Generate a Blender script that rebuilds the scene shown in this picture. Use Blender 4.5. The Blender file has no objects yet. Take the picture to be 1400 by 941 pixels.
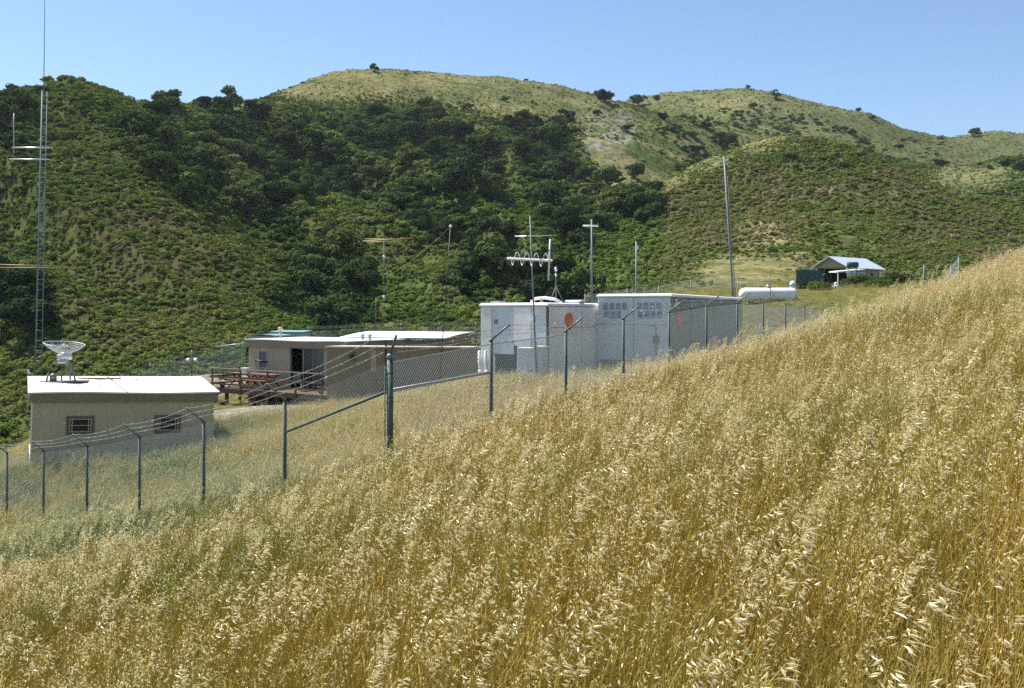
import bpy, math, random
import numpy as np
from mathutils import Vector, Matrix, Euler

random.seed(11)
rng = np.random.default_rng(11)
S = bpy.context.scene
COL = S.collection
F = 1433.0          # focal length of the reference lens, in photo pixels (1400 wide)
HAZE = .00007
HY = 430.0          # horizon row in the photo


def at(px, py, d):
    return Vector(((px - 700) / F * d, d, (HY - py) / F * d))


# ------------------------------------------------------------------ noise
def _hash(ix, iy, seed):
    n = (ix.astype(np.int64) * 374761393 + iy.astype(np.int64) * 668265263 + seed * 974634777) & 0x7fffffff
    n = ((n ^ (n >> 13)) * 1274126177) & 0x7fffffff
    n = n ^ (n >> 16)
    return (n & 0xffff) / 65535.0


def vnoise(x, y, seed=0):
    x = np.asarray(x, float); y = np.asarray(y, float)
    ix = np.floor(x); iy = np.floor(y)
    fx = x - ix; fy = y - iy
    fx = fx * fx * fx * (fx * (fx * 6 - 15) + 10); fy = fy * fy * fy * (fy * (fy * 6 - 15) + 10)
    a = _hash(ix, iy, seed); b = _hash(ix + 1, iy, seed)
    c = _hash(ix, iy + 1, seed); d = _hash(ix + 1, iy + 1, seed)
    return (a + (b - a) * fx) * (1 - fy) + (c + (d - c) * fx) * fy


def fbm(x, y, octv=4, seed=0):
    v = 0; a = 0.5; t = 0
    for o in range(octv):
        v = v + a * vnoise(np.asarray(x) * 2 ** o, np.asarray(y) * 2 ** o, seed + o * 17); t += a; a *= 0.5
    return v / t


def sstep(a, b, x):
    t = np.clip((np.asarray(x, float) - a) / (b - a), 0, 1)
    return t * t * (3 - 2 * t)


# ------------------------------------------------------------------ terrain
class TPS:
    def __init__(s, pts, vals, lam=1e-4):
        P = np.array(pts, float); s.P = P; n = len(P)
        K = s.phi(np.linalg.norm(P[:, None] - P[None], axis=2)) + lam * np.eye(n)
        A = np.zeros((n + 3, n + 3)); A[:n, :n] = K
        A[:n, n] = 1; A[:n, n + 1:] = P; A[n, :n] = 1; A[n + 1:, :n] = P.T
        s.w = np.linalg.solve(A, np.concatenate([np.array(vals, float), np.zeros(3)]))

    @staticmethod
    def phi(r):
        return np.where(r > 1e-9, r * r * np.log(np.maximum(r, 1e-9)), 0.0)

    def __call__(s, X, Y):
        X = np.asarray(X, float); Y = np.asarray(Y, float)
        sh = X.shape; x = X.ravel(); y = Y.ravel()
        out = s.w[-3] + s.w[-2] * x + s.w[-1] * y
        for i, (px, py) in enumerate(s.P):
            out = out + s.w[i] * s.phi(np.hypot(x - px, y - py))
        return out.reshape(sh)


# fence lines, from the picture: corner nearest the camera, two runs going away
CORNER = (-1.78, 15.3)
LTOP = [-.66, -1.448, -2.05, -2.596, -3.067, -3.484, -3.842, -4.15]
RTOP = [-.66, -.46, -.35, -.11, .05, .22, .33, .36, .33, .275, .12, -.02, -.15]
FH = 2.0
LPOST = [(CORNER[0] - 2.03 * i, CORNER[1] + 2.28 * i, LTOP[i] - FH) for i in range(8)]
RPOST = [(CORNER[0] + 1.42 * i, CORNER[1] + 2.68 * i, RTOP[i] - FH) for i in range(13)]

near = []
near += LPOST + RPOST[1:]


def nz(px, d, z): near.append(((px - 700) / F * d, d, z))
def ny(px, py, d): p = at(px, py, d); near.append(tuple(p))


near += [(0, 0, -1.62), (0, -8, -1.3), (8, -6, .1), (-8, -6, -2.9), (4.9, 10, -1.05), (-4.9, 10, -3.1), (-12, 10, -4.6), (10, 8, -.05), (18, 10, 1.6), (-22, 14, -6.2),
         (2.5, 5, -1.35), (-2.5, 5, -2.3), (9.8, 20, .15), (5.5, 20, -1.05), (13.7, 28, 1.15), (18, 28, 2.4), (24, 26, 3.4), (22, 16, 2.6), (13.8, 36, -.1), (10, 30, -.6),
         (20, 38, .4), (-30, 24, -8.0)]
ny(1150, 466, 44)
nz(100, 36.5, -4.85); nz(250, 38, -4.75); nz(55, 33.3, -5.05); nz(160, 34.6, -4.9); nz(280, 36, -4.65); nz(40, 42, -5.4); nz(-60, 40, -7.0); nz(150, 47, -5.2)
ny(360, 556, 46); nz(340, 58, -4.3); nz(500, 54, -4.3); nz(560, 46, -3.9); nz(640, 46, -3.4)
nz(700, 38, -2.55); nz(870, 38, -2.05); nz(1000, 45, -1.6); nz(560, 34, -3.1); nz(460, 34, -3.75); nz(380, 36, -4.3)
ny(280, 512, 62); ny(200, 522, 60); ny(120, 545, 58); nz(0, 58, -8.5); nz(-100, 58, -10)
nz(500, 66, -3.9); nz(620, 64, -3.2); nz(760, 62, -1.6)
nz(0, 75, -11); nz(200, 76, -8); nz(350, 78, -7); nz(500, 80, -7); nz(700, 80, -6); nz(820, 82, -3.5)
ny(1050, 416, 60); ny(960, 412, 68); ny(900, 404, 74); ny(1150, 404, 78); ny(1150, 398, 90); ny(1040, 371, 98); ny(1100, 373, 100); ny(950, 385, 92)
ny(1290, 388, 72); ny(1400, 400, 70); ny(1250, 420, 56); ny(1400, 390, 50); ny(1290, 376, 84)
nz(1600, 60, 1.0); nz(1700, 90, 3)
nz(0, 95, -6); nz(300, 98, -4); nz(700, 100, -5)
NEAR = TPS([(p[0] / 10, p[1] / 10) for p in near], [p[2] for p in near], 2e-3)

far = []
def fp(*L):
    for px, py, d in L: far.append((px, py, d))


# valley / feet
fp((-250, 640, 75), (0, 620, 75), (200, 560, 76), (350, 545, 78), (500, 545, 80), (700, 530, 80), (850, 480, 82), (950, 408, 82), (1050, 400, 84), (1150, 398, 88), (1290, 390, 76), (1400, 400, 74), (1650, 400, 75))
fp((-250, 560, 92), (0, 545, 92), (150, 500, 95), (300, 470, 98), (450, 470, 105), (600, 470, 110), (700, 480, 105), (800, 445, 112), (900, 400, 110), (960, 383, 98), (1040, 371, 100), (1100, 373, 102), (1200, 392, 108), (1300, 385, 105), (1400, 385, 104), (1650, 370, 100))
# left hill
fp((-250, 330, 140), (0, 350, 135), (100, 380, 125), (200, 350, 133), (300, 400, 124), (350, 420, 122), (400, 440, 124))
fp((-250, 200, 175), (0, 220, 172), (100, 200, 180), (180, 210, 178), (250, 290, 152), (300, 340, 136), (200, 260, 158))
fp((-250, 160, 200), (-100, 150, 205), (0, 130, 210), (42, 126, 212), (66, 130, 214), (90, 108, 218), (110, 116, 221), (150, 131, 232), (200, 145, 247), (250, 150, 262), (300, 156, 284), (330, 159, 300))
fp((-100, 200, 260), (45, 200, 270), (90, 200, 275), (200, 210, 310), (300, 190, 345), (45, 260, 350), (200, 260, 400))
fp((-100, 168, 222), (0, 150, 226), (42, 146, 228), (66, 148, 230), (90, 132, 232), (115, 138, 235), (150, 146, 248), (250, 160, 280), (0, 152, 192), (42, 150, 194), (66, 150, 196), (90, 136, 198))
fp((440, 118, 425), (480, 112, 435), (560, 114, 445), (640, 120, 450), (720, 128, 445))
# gully one and the slope right of it
fp((430, 400, 160), (400, 300, 216), (330, 230, 246), (260, 190, 235), (480, 430, 128))
fp((520, 400, 142), (560, 320, 182), (600, 370, 152), (650, 420, 132), (500, 300, 215), (430, 230, 262))
fp((700, 390, 155), (680, 300, 205), (640, 250, 250), (600, 200, 305), (500, 200, 300), (400, 180, 300))
# main peak
fp((350, 139, 330), (400, 118, 370), (440, 103, 395), (480, 98, 405), (560, 99, 415), (640, 105, 420), (720, 111, 415), (800, 127, 410), (860, 143, 405))
fp((480, 140, 350), (600, 145, 355), (700, 155, 350), (780, 180, 340))
fp((350, 190, 430), (480, 170, 520), (640, 170, 540), (800, 180, 500))
# gully two and the slopes beside it
fp((770, 360, 165), (790, 300, 225), (850, 285, 250), (900, 255, 300), (850, 330, 185), (930, 235, 330), (830, 380, 140))
fp((740, 260, 270), (800, 230, 300), (860, 200, 330), (930, 190, 360), (980, 192, 370))
# right brown hill
fp((900, 340, 160), (960, 330, 150), (920, 270, 225), (985, 212, 262), (1010, 201, 268), (1100, 197, 265), (1180, 215, 255), (1240, 240, 245), (1300, 265, 236), (1400, 303, 222), (1500, 335, 210), (1650, 370, 190))
fp((1000, 300, 185), (1100, 300, 180), (1100, 240, 222), (1200, 290, 190), (1250, 330, 170), (1350, 340, 170), (1050, 350, 130), (1200, 360, 130), (1330, 370, 130))
fp((980, 262, 318), (1040, 280, 318), (1100, 285, 320), (1200, 300, 305), (1300, 322, 285), (1400, 345, 265), (1500, 365, 250))
fp((1000, 205, 385), (1100, 215, 385), (1200, 235, 380), (930, 212, 345))
# spur far right
fp((1300, 232, 420), (1350, 225, 410), (1400, 214, 400), (1500, 215, 390), (1400, 260, 340), (1300, 262, 360), (1450, 250, 470))
# far hill
fp((885, 141, 560), (900, 131, 570), (960, 124, 580), (1020, 121, 590), (1080, 133, 580), (1140, 147, 570), (1200, 164, 560), (1262, 194, 550), (1300, 189, 600), (1340, 184, 605), (1400, 184, 610), (1500, 180, 610), (1700, 190, 610))
fp((950, 170, 470), (1050, 180, 470), (1100, 195, 430), (1200, 215, 440), (1260, 222, 450))
fp((900, 220, 760), (1050, 220, 780), (1250, 240, 760), (1450, 240, 800), (600, 220, 760), (300, 240, 700), (0, 260, 700), (-250, 260, 600))
def rib(X, Y):
    """0 in a gully, 1 on the crest of a spur running down the slope"""
    dd = np.maximum(Y, 60.0); u = X / dd; l = np.log(dd)
    q = u + .5 * l + .05 * (fbm(X / 40, Y / 40, 3, 91) - .5)
    n = vnoise(q * 9.0, l * 1.1, 93)
    return 1 - np.abs(2 * n - 1) ** .85


def far_noise(X, Y, d):
    g = (rib(X, Y) - .55) * 8.5 * np.clip(d / 220, .3, 1.4) * sstep(95, 135, d) * (1 - sstep(270, 360, d)) * (1 - .85 * sstep(150, 200, d) * (1 - sstep(-.37, -.27, X / np.maximum(d, 1)))) * (1 - .72 * sstep(.1, .17, X / np.maximum(d, 1)))
    return g + (fbm(X / 22, Y / 22, 4, 9) - .5) * 4.5 * sstep(95, 170, d) + (fbm(X / 6, Y / 6, 3, 3) - .5) * 1.6 * sstep(80, 120, d)


_fx = np.array([(p[0] - 700) / F * p[2] for p in far]); _fd = np.array([float(p[2]) for p in far])
FAR = TPS([((p[0] - 700) / F, math.log(p[2])) for p in far], (HY - np.array([p[1] for p in far])) / F - far_noise(_fx, _fd, _fd) / _fd, 1e-5)


def zfun(X, Y):
    X = np.asarray(X, float); Y = np.asarray(Y, float)
    d = np.maximum(Y, 1.0)
    zn = NEAR(X / 10, Y / 10)
    zn = zn + (fbm(X * .35, Y * .35, 3, 5) - .5) * .22
    dd = np.maximum(d, 60)
    u = np.clip(X / dd, -.7, .7)
    zf = FAR(u, np.log(dd)) * dd
    zf = zf + far_noise(X, Y, d)
    w = sstep(72, 92, d)
    return zn * (1 - w) + zf * w


def gz(x, y):
    return float(zfun(np.array([x]), np.array([y]))[0])


# ------------------------------------------------------------------ materials
def new_mat(name):
    m = bpy.data.materials.new(name); m.use_nodes = True
    nt = m.node_tree; nt.nodes.clear()
    return m, nt, nt.nodes, nt.links


MATS = {}


def mat(name, col, rough=.6, var=.18, scale=3.0, metal=0.0, bump=.0, bscale=40, dirt=None, dirt_amt=.3, spec=.4, stretch=(1, 1, 1)):
    if name in MATS: return MATS[name]
    m, nt, N, L = new_mat(name)
    out = N.new('ShaderNodeOutputMaterial'); b = N.new('ShaderNodeBsdfPrincipled')
    L.new(b.outputs[0], out.inputs[0])
    tc = N.new('ShaderNodeTexCoord'); mp = N.new('ShaderNodeMapping'); mp.inputs['Scale'].default_value = stretch
    L.new(tc.outputs['Object'], mp.inputs[0])
    no = N.new('ShaderNodeTexNoise'); no.inputs['Scale'].default_value = scale; no.inputs['Detail'].default_value = 6; no.inputs['Roughness'].default_value = .65
    L.new(mp.outputs[0], no.inputs['Vector'])
    r = N.new('ShaderNodeValToRGB'); r.color_ramp.elements[0].position = .3; r.color_ramp.elements[1].position = .72
    c = np.array(col)
    r.color_ramp.elements[0].color = (*np.clip(c * (1 - var), 0, 1), 1); r.color_ramp.elements[1].color = (*np.clip(c * (1 + var * .6), 0, 1), 1)
    L.new(no.outputs[0], r.inputs[0])
    cur = r.outputs[0]
    if dirt is not None:
        n2 = N.new('ShaderNodeTexNoise'); n2.inputs['Scale'].default_value = scale * .45; n2.inputs['Detail'].default_value = 8; n2.inputs['Roughness'].default_value = .75
        mp2 = N.new('ShaderNodeMapping'); mp2.inputs['Scale'].default_value = (2.2, 2.2, .45); mp2.inputs['Location'].default_value = (3.1, 7.7, 1.3)
        L.new(tc.outputs['Object'], mp2.inputs[0]); L.new(mp2.outputs[0], n2.inputs['Vector'])
        r2 = N.new('ShaderNodeValToRGB'); r2.color_ramp.elements[0].position = .48; r2.color_ramp.elements[1].position = .75
        r2.color_ramp.elements[0].color = (0, 0, 0, 1); r2.color_ramp.elements[1].color = (dirt_amt,) * 3 + (1,)
        L.new(n2.outputs[0], r2.inputs[0])
        mx = N.new('ShaderNodeMixRGB'); mx.inputs[2].default_value = (*dirt, 1)
        L.new(r2.outputs[0], mx.inputs[0]); L.new(cur, mx.inputs[1]); cur = mx.outputs[0]
    L.new(cur, b.inputs['Base Color'])
    b.inputs['Roughness'].default_value = rough; b.inputs['Metallic'].default_value = metal
    b.inputs['Specular IOR Level'].default_value = spec
    if bump > 0:
        nb = N.new('ShaderNodeTexNoise'); nb.inputs['Scale'].default_value = bscale; nb.inputs['Detail'].default_value = 5
        L.new(mp.outputs[0], nb.inputs['Vector'])
        bp = N.new('ShaderNodeBump'); bp.inputs['Strength'].default_value = bump; bp.inputs['Distance'].default_value = .02
        L.new(nb.outputs[0], bp.inputs['Height']); L.new(bp.outputs[0], b.inputs['Normal'])
    MATS[name] = m
    return m


def foliage(name, stops, source='INSTANCER', transl=.35, rough=.9, gloss=0.0):
    """leaf material; colour along `stops` picked per plant"""
    m, nt, N, L = new_mat(name)
    out = N.new('ShaderNodeOutputMaterial')
    if source == 'INSTANCER':
        a = N.new('ShaderNodeAttribute'); a.attribute_type = 'INSTANCER'; a.attribute_name = 'tint'; fac = a.outputs['Fac']
    else:
        a = N.new('ShaderNodeObjectInfo'); fac = a.outputs['Random']
    g = N.new('ShaderNodeNewGeometry')
    ad = N.new('ShaderNodeMath'); ad.operation = 'MULTIPLY_ADD'; ad.inputs[1].default_value = .22; 
    sb = N.new('ShaderNodeMath'); sb.operation = 'SUBTRACT'; sb.inputs[1].default_value = .11
    L.new(g.outputs['Random Per Island'], ad.inputs[0]); L.new(fac, ad.inputs[2]); L.new(ad.outputs[0], sb.inputs[0])
    r = N.new('ShaderNodeValToRGB'); cr = r.color_ramp
    while len(cr.elements) < len(stops): cr.elements.new(.5)
    for e, (p, c) in zip(cr.elements, stops): e.position = p; e.color = (*c, 1)
    L.new(sb.outputs[0], r.inputs[0])
    d = N.new('ShaderNodeBsdfDiffuse'); t = N.new('ShaderNodeBsdfTranslucent'); mx = N.new('ShaderNodeMixShader')
    L.new(r.outputs[0], d.inputs[0]); L.new(r.outputs[0], t.inputs[0]); mx.inputs[0].default_value = transl
    L.new(d.outputs[0], mx.inputs[1]); L.new(t.outputs[0], mx.inputs[2])
    cur = mx.outputs[0]
    if gloss > 0:
        gl = N.new('ShaderNodeBsdfGlossy'); gl.inputs['Roughness'].default_value = .38; gl.inputs[0].default_value = (1, 1, 1, 1)
        m2 = N.new('ShaderNodeMixShader'); m2.inputs[0].default_value = gloss
        L.new(cur, m2.inputs[1]); L.new(gl.outputs[0], m2.inputs[2]); cur = m2.outputs[0]
    L.new(cur, out.inputs[0])
    return m


def glass_dark(name, col=(.02, .025, .03)):
    return mat(name, col, rough=.12, var=.1, scale=1, spec=.6)


# ------------------------------------------------------------------ mesh builder
class MB:
    def __init__(s): s.v = []; s.f = []; s.sm = []; s.mi = []

    def add(s, vs, fs, smooth=False, mi=0, M=None):
        o = len(s.v)
        if M is not None: vs = [M @ Vector(v) for v in vs]
        s.v += [tuple(v) for v in vs]
        for f in fs: s.f.append([i + o for i in f]); s.sm.append(smooth); s.mi.append(mi)
        return s

    def box(s, x0, x1, y0, y1, z0, z1, M=None, mi=0):
        v = [(x0, y0, z0), (x1, y0, z0), (x1, y1, z0), (x0, y1, z0), (x0, y0, z1), (x1, y0, z1), (x1, y1, z1), (x0, y1, z1)]
        return s.add(v, [(0, 3, 2, 1), (4, 5, 6, 7), (0, 1, 5, 4), (1, 2, 6, 5), (2, 3, 7, 6), (3, 0, 4, 7)], False, mi, M)

    def tube(s, pts, r, n=6, r1=None, caps=True, mi=0, M=None):
        pts = [Vector(p) for p in pts]; m = len(pts)
        vs = []; fs = []
        for i, p in enumerate(pts):
            t = (pts[min(i + 1, m - 1)] - pts[max(i - 1, 0)])
            if t.length < 1e-9: t = Vector((0, 0, 1))
            t.normalize()
            a = Vector((0, 0, 1)) if abs(t.z) < .9 else Vector((1, 0, 0))
            b = t.cross(a).normalized(); c = t.cross(b)
            rr = r if r1 is None else r + (r1 - r) * i / max(1, m - 1)
            for k in range(n):
                an = 2 * math.pi * k / n
                vs.append(p + b * (rr * math.cos(an)) + c * (rr * math.sin(an)))
        for i in range(m - 1):
            for k in range(n):
                k2 = (k + 1) % n
                fs.append((i * n + k, i * n + k2, (i + 1) * n + k2, (i + 1) * n + k))
        if caps and n > 2:
            fs.append(tuple(range(n - 1, -1, -1))); fs.append(tuple((m - 1) * n + k for k in range(n)))
        return s.add(vs, fs, n > 4, mi, M)

    def lathe(s, prof, n=16, M=None, mi=0, smooth=True):
        vs = []; fs = []
        for (r, z) in prof:
            for k in range(n):
                a = 2 * math.pi * k / n; vs.append((r * math.cos(a), r * math.sin(a), z))
        for i in range(len(prof) - 1):
            for k in range(n):
                k2 = (k + 1) % n; fs.append((i * n + k, i * n + k2, (i + 1) * n + k2, (i + 1) * n + k))
        return s.add(vs, fs, smooth, mi, M)

    def mesh(s, name, mats):
        me = bpy.data.meshes.new(name); me.from_pydata(s.v, [], s.f)
        me.polygons.foreach_set('use_smooth', s.sm); me.polygons.foreach_set('material_index', s.mi)
        for m in (mats if isinstance(mats, (list, tuple)) else [mats]): me.materials.append(m)
        me.update(); return me

    def build(s, name, mats, parent=None, bevel=0, shift=None):
        if shift is not None: s.v = [(a - shift[0], b - shift[1], c - shift[2]) for a, b, c in s.v]
        o = bpy.data.objects.new(name, s.mesh(name, mats)); COL.objects.link(o)
        if parent is not None: o.parent = parent
        if bevel:
            b = o.modifiers.new('Bevel', 'BEVEL'); b.width = bevel; b.segments = 2; b.limit_method = 'ANGLE'
        return o


def tag(o, label=None, cat=None, group=None, kind=None):
    if label: o['label'] = label
    if cat: o['category'] = cat
    if group: o['group'] = group
    if kind: o['kind'] = kind
    return o


def thing(name, label, cat, loc=(0, 0, 0), rotz=0, group=None):
    o = bpy.data.objects.new(name, None); COL.objects.link(o)
    o.location = loc; o.rotation_euler = (0, 0, rotz); o.empty_display_size = .3
    return tag(o, label, cat, group)


galv = mat('galvanised_steel', (.17, .20, .19), rough=.55, metal=.3, var=.25, scale=6, dirt=(.14, .15, .13), dirt_amt=.4)
galv_lt = mat('bright_galvanised_steel', (.38, .40, .41), rough=.45, metal=.35, var=.15, scale=6)
green_post = mat('green_grey_post_paint', (.07, .115, .10), rough=.6, var=.3, scale=7, dirt=(.2, .2, .17), dirt_amt=.45, metal=.1)
wire_m = mat('chain_link_wire', (.42, .47, .47), rough=.5, metal=.1, var=.15, scale=10)
barb_m = mat('barbed_wire', (.34, .35, .34), rough=.5, metal=.2, var=.2, scale=10)
tan_w = mat('tan_siding', (.47, .415, .27), rough=.7, var=.1, scale=1.6, dirt=(.3, .26, .19), dirt_amt=.35, bump=.05, bscale=10, stretch=(6, 6, .5))
tan_w2 = mat('beige_siding', (.35, .305, .215), rough=.7, var=.1, scale=1.6, dirt=(.3, .26, .2), dirt_amt=.3, bump=.05, bscale=10, stretch=(6, 6, .5))
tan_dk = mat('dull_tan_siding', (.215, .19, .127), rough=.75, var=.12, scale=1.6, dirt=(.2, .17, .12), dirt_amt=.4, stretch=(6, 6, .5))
tan_br = mat('brown_tan_siding', (.25, .205, .125), rough=.75, var=.12, scale=1.6)
fascia_m = mat('taupe_fascia', (.23, .185, .13), rough=.6, var=.15, scale=2, dirt=(.15, .13, .1), dirt_amt=.3, stretch=(.5, .5, 3))
roof_w = mat('white_roof_coating', (.74, .74, .72), rough=.55, var=.08, scale=1.5, dirt=(.42, .38, .33), dirt_amt=.6)
roof_dirty = mat('weathered_roof_edge', (.45, .42, .37), rough=.7, var=.2, scale=2, dirt=(.25, .2, .16), dirt_amt=.5)
brown_fr = mat('brown_window_trim', (.165, .112, .068), rough=.6, var=.2, scale=8)
white_p = mat('white_paint', (.77, .77, .75), rough=.65, var=.06, scale=2, dirt=(.5, .48, .42), dirt_amt=.25)
box_w = mat('weathered_white_panel', (.62, .68, .715), rough=.5, var=.08, scale=1.6, dirt=(.33, .33, .28), dirt_amt=.5)
box_warm = mat('warm_white_panel', (.86, .83, .82), rough=.5, var=.06, scale=1.6, dirt=(.52, .46, .38), dirt_amt=.5)  # raised tone; on the shelter side wall it stands in for grazing sun
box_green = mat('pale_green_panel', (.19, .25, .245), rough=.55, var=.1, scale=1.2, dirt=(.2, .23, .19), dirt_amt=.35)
grey_vent = mat('grey_vent_panel', (.31, .35, .40), rough=.55, var=.12, scale=5)
dark_vent = mat('dark_louvre', (.035, .04, .045), rough=.6, var=.2, scale=6)
glass_d = mat('dark_window_glass', (.010, .012, .014), rough=.25, var=.1, scale=1, spec=.3)
glass_b = mat('bluish_window_glass', (.04, .055, .07), rough=.25, var=.1, scale=1, spec=.35)
dark_in = mat('dark_interior', (.02, .017, .014), rough=.9)
deck_w = mat('weathered_deck_timber', (.105, .068, .040), rough=.8, var=.35, scale=5, stretch=(1, 6, 6), bump=.1)
rail_w = mat('grey_brown_rail_timber', (.25, .20, .14), rough=.8, var=.3, scale=5, bump=.1)
redwood = mat('redwood_table_timber', (.20, .085, .042), rough=.7, var=.25, scale=6, stretch=(1, 5, 5))
orange_m = mat('orange_placard', (.80, .20, .07), rough=.5, var=.15, scale=9, dirt=(.5, .35, .25), dirt_amt=.3)
steel_b = mat('blue_grey_steel', (.12, .185, .20), rough=.55, metal=.1, var=.2, scale=6)
dish_m = mat('dish_mesh_aluminium', (.40, .43, .44), rough=.5, metal=.4, var=.1)
alu = mat('aluminium_tube', (.62, .63, .64), rough=.4, metal=.4, var=.12, scale=8)
yellow_rod = mat('yellowed_antenna_rod', (.42, .30, .08), rough=.5, var=.2, scale=8)
black_m = mat('black_pole_paint', (.02, .022, .022), rough=.5, var=.3, scale=6)
rope_m = mat('tan_rope', (.36, .29, .16), rough=.9)
teal_m = mat('teal_shed_paint', (.16, .30, .30), rough=.55, var=.15, scale=4)
palegrn = mat('pale_grey_green_metal', (.38, .45, .44), rough=.55, var=.12, scale=3)
metal_roof = mat('corrugated_metal_roof', (.62, .66, .72), rough=.4, metal=.3, var=.1, scale=1.5, stretch=(1, 8, 1))
block_m = mat('concrete_block', (.36, .34, .30), rough=.9, var=.2, scale=5, bump=.2)
greenpan = mat('dark_green_panel', (.045, .095, .085), rough=.6, var=.25, scale=3)
rust_m = mat('rusty_steel', (.20, .10, .06), rough=.8, var=.35, scale=8)
bark = mat('bark', (.09, .07, .05), rough=.95, var=.3, scale=8)
under_shade = mat('dark_skirting', (.05, .045, .04), rough=.9)  # near-black stands in for shade under the floors and on the piers
green_pl = mat('green_plastic', (.22, .42, .33), rough=.5)

# ------------------------------------------------------------------ ground sheet
U = np.linspace(-.78, .78, 560)
ya = np.concatenate([np.linspace(-9, 30, 110), np.exp(np.linspace(math.log(30.4), math.log(72), 80))])
yb = np.exp(np.linspace(math.log(72), math.log(820), 330))
C0 = 16.0


def zone_px(X, Y, Z):
    d = np.maximum(Y, 1)
    return 700 + X / d * F, HY - Z / d * F


def discs(px, py, L):
    v = np.zeros_like(px)
    for (a, b, rx, ry) in L:
        q = ((px - a) / rx) ** 2 + ((py - b) / ry) ** 2
        v = np.maximum(v, np.exp(-.8 * q * q))
    return v


WOOD = [(330, 205, 80, 40), (450, 215, 110, 45), (560, 195, 80, 38), (625, 225, 60, 50), (480, 290, 110, 55), (400, 280, 70, 60), (440, 370, 60, 70), (465, 420, 50, 40),
        (570, 275, 60, 60), (640, 320, 60, 55), (640, 390, 50, 50), (740, 172, 50, 24), (765, 255, 45, 60), (800, 305, 45, 45), (835, 265, 40, 36), (720, 330, 36, 36), (740, 410, 60, 30),
        (265, 165, 55, 20), (195, 198, 40, 20), (165, 180, 20, 14), (240, 235, 34, 26), (275, 265, 40, 28), (12, 180, 24, 38), (15, 430, 30, 60), (600, 425, 40, 20), (700, 250, 40, 40), (880, 300, 26, 30)]
GRASSY = [(900, 190, 110, 46), (860, 225, 60, 40), (985, 185, 90, 24), (520, 100, 120, 34), (640, 112, 140, 34), (440, 110, 80, 34), (980, 130, 120, 30), (1120, 150, 80, 24), (750, 120, 100, 24), (800, 150, 80, 28), (930, 200, 70, 40), (990, 150, 110, 35), (1020, 370, 70, 18), (720, 140, 90, 24), (880, 235, 60, 30), (1330, 240, 60, 20), (300, 146, 40, 8)]
TANP = [(520, 118, 36, 14), (1050, 320, 40, 45), (600, 110, 50, 8), (1000, 140, 60, 14), (850, 120, 20, 10), (1020, 372, 50, 12), (480, 104, 60, 8), (1180, 260, 60, 8), (1080, 345, 40, 20)]
GREENP = [(900, 200, 100, 46), (960, 180, 60, 20), (860, 320, 60, 50), (820, 370, 70, 40), (1150, 310, 60, 40), (560, 400, 40, 40), (340, 310, 50, 40), (720, 290, 40, 60), (1380, 230, 60, 30), (930, 160, 60, 20), (400, 400, 40, 30), (590, 350, 30, 40), (1160, 345, 70, 30)]
BROWNP = [(950, 290, 60, 60), (1200, 280, 120, 50), (1300, 320, 120, 40), (250, 330, 120, 80), (160, 260, 90, 80), (200, 420, 120, 60), (620, 360, 50, 40), (1020, 260, 60, 40)]
ROCKY = [(822, 185, 24, 34), (846, 176, 22, 24)]


def ground_color(X, Y, Z):
    px, py = zone_px(X, Y, Z)
    n1 = fbm(X / 9, Y / 9, 4, 21); n2 = fbm(X / 2.2, Y / 2.2, 3, 31)
    col = np.array([.100, .105, .040])[None, None] * np.ones(X.shape + (3,))
    def mix(c, w): 
        nonlocal col
        col = col * (1 - w[..., None]) + np.array(c)[None, None] * w[..., None]
    mix((.060, .085, .028), np.clip(sstep(.4, .65, n1) * .8, 0, 1))
    mix((.165, .163, .072), np.clip(discs(px, py, GRASSY) * (.75 + .5 * n2), 0, 1))
    mix((.080, .074, .034), discs(px, py, BROWNP) * .8)
    mix((.070, .105, .030), discs(px, py, GREENP) * sstep(.3, .6, n1 * .5 + n2 * .5))
    st = fbm(X / 34 + Y / 60, Y / 7, 4, 87)
    mix((.23, .20, .105), discs(px, py, GRASSY) * sstep(.5, .68, st) * .8)
    mix((.085, .115, .042), discs(px, py, GRASSY) * sstep(.52, .36, st) * .7) if False else mix((.085, .115, .042), discs(px, py, GRASSY) * (1 - sstep(.34, .5, st)) * .7)
    mix((.21, .19, .09), discs(px, py, TANP) * sstep(.35, .6, n1 * .5 + n2 * .5))
    mix((.22, .215, .19), np.clip(discs(px, py, ROCKY) * 1.3, 0, 1) * sstep(.42, .56, n2))
    mix((.045, .058, .024), discs(px, py, WOOD) * .8 * (1 - sstep(.5, .75, rib(X, Y))))
    # far hill greyer
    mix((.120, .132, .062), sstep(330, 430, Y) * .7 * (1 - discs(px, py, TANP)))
    # compound and field: dry thatch, gravel pads
    nearw = 1 - sstep(66, 88, Y)
    th = np.array([.19, .145, .065])[None, None] * (.6 + .8 * n2[..., None])
    col = col * (1 - nearw[..., None]) + th * nearw[..., None]
    fg = sstep(46, 56, Y) * (1 - sstep(95, 112, Y)) * nearw
    mix((.115, .118, .042), fg * (.5 + .6 * n2))
    gr = np.zeros_like(X)
    for (gx, gy, rx, ry) in GRAVEL:
        gr = np.maximum(gr, np.exp(-(((X - gx) / rx) ** 2 + ((Y - gy) / ry) ** 2) ** 2 * 1.2))
    gr = sstep(.3, .6, gr + (n2 - .5) * .4)
    mix((.25, .225, .19), gr)
    return col


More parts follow.
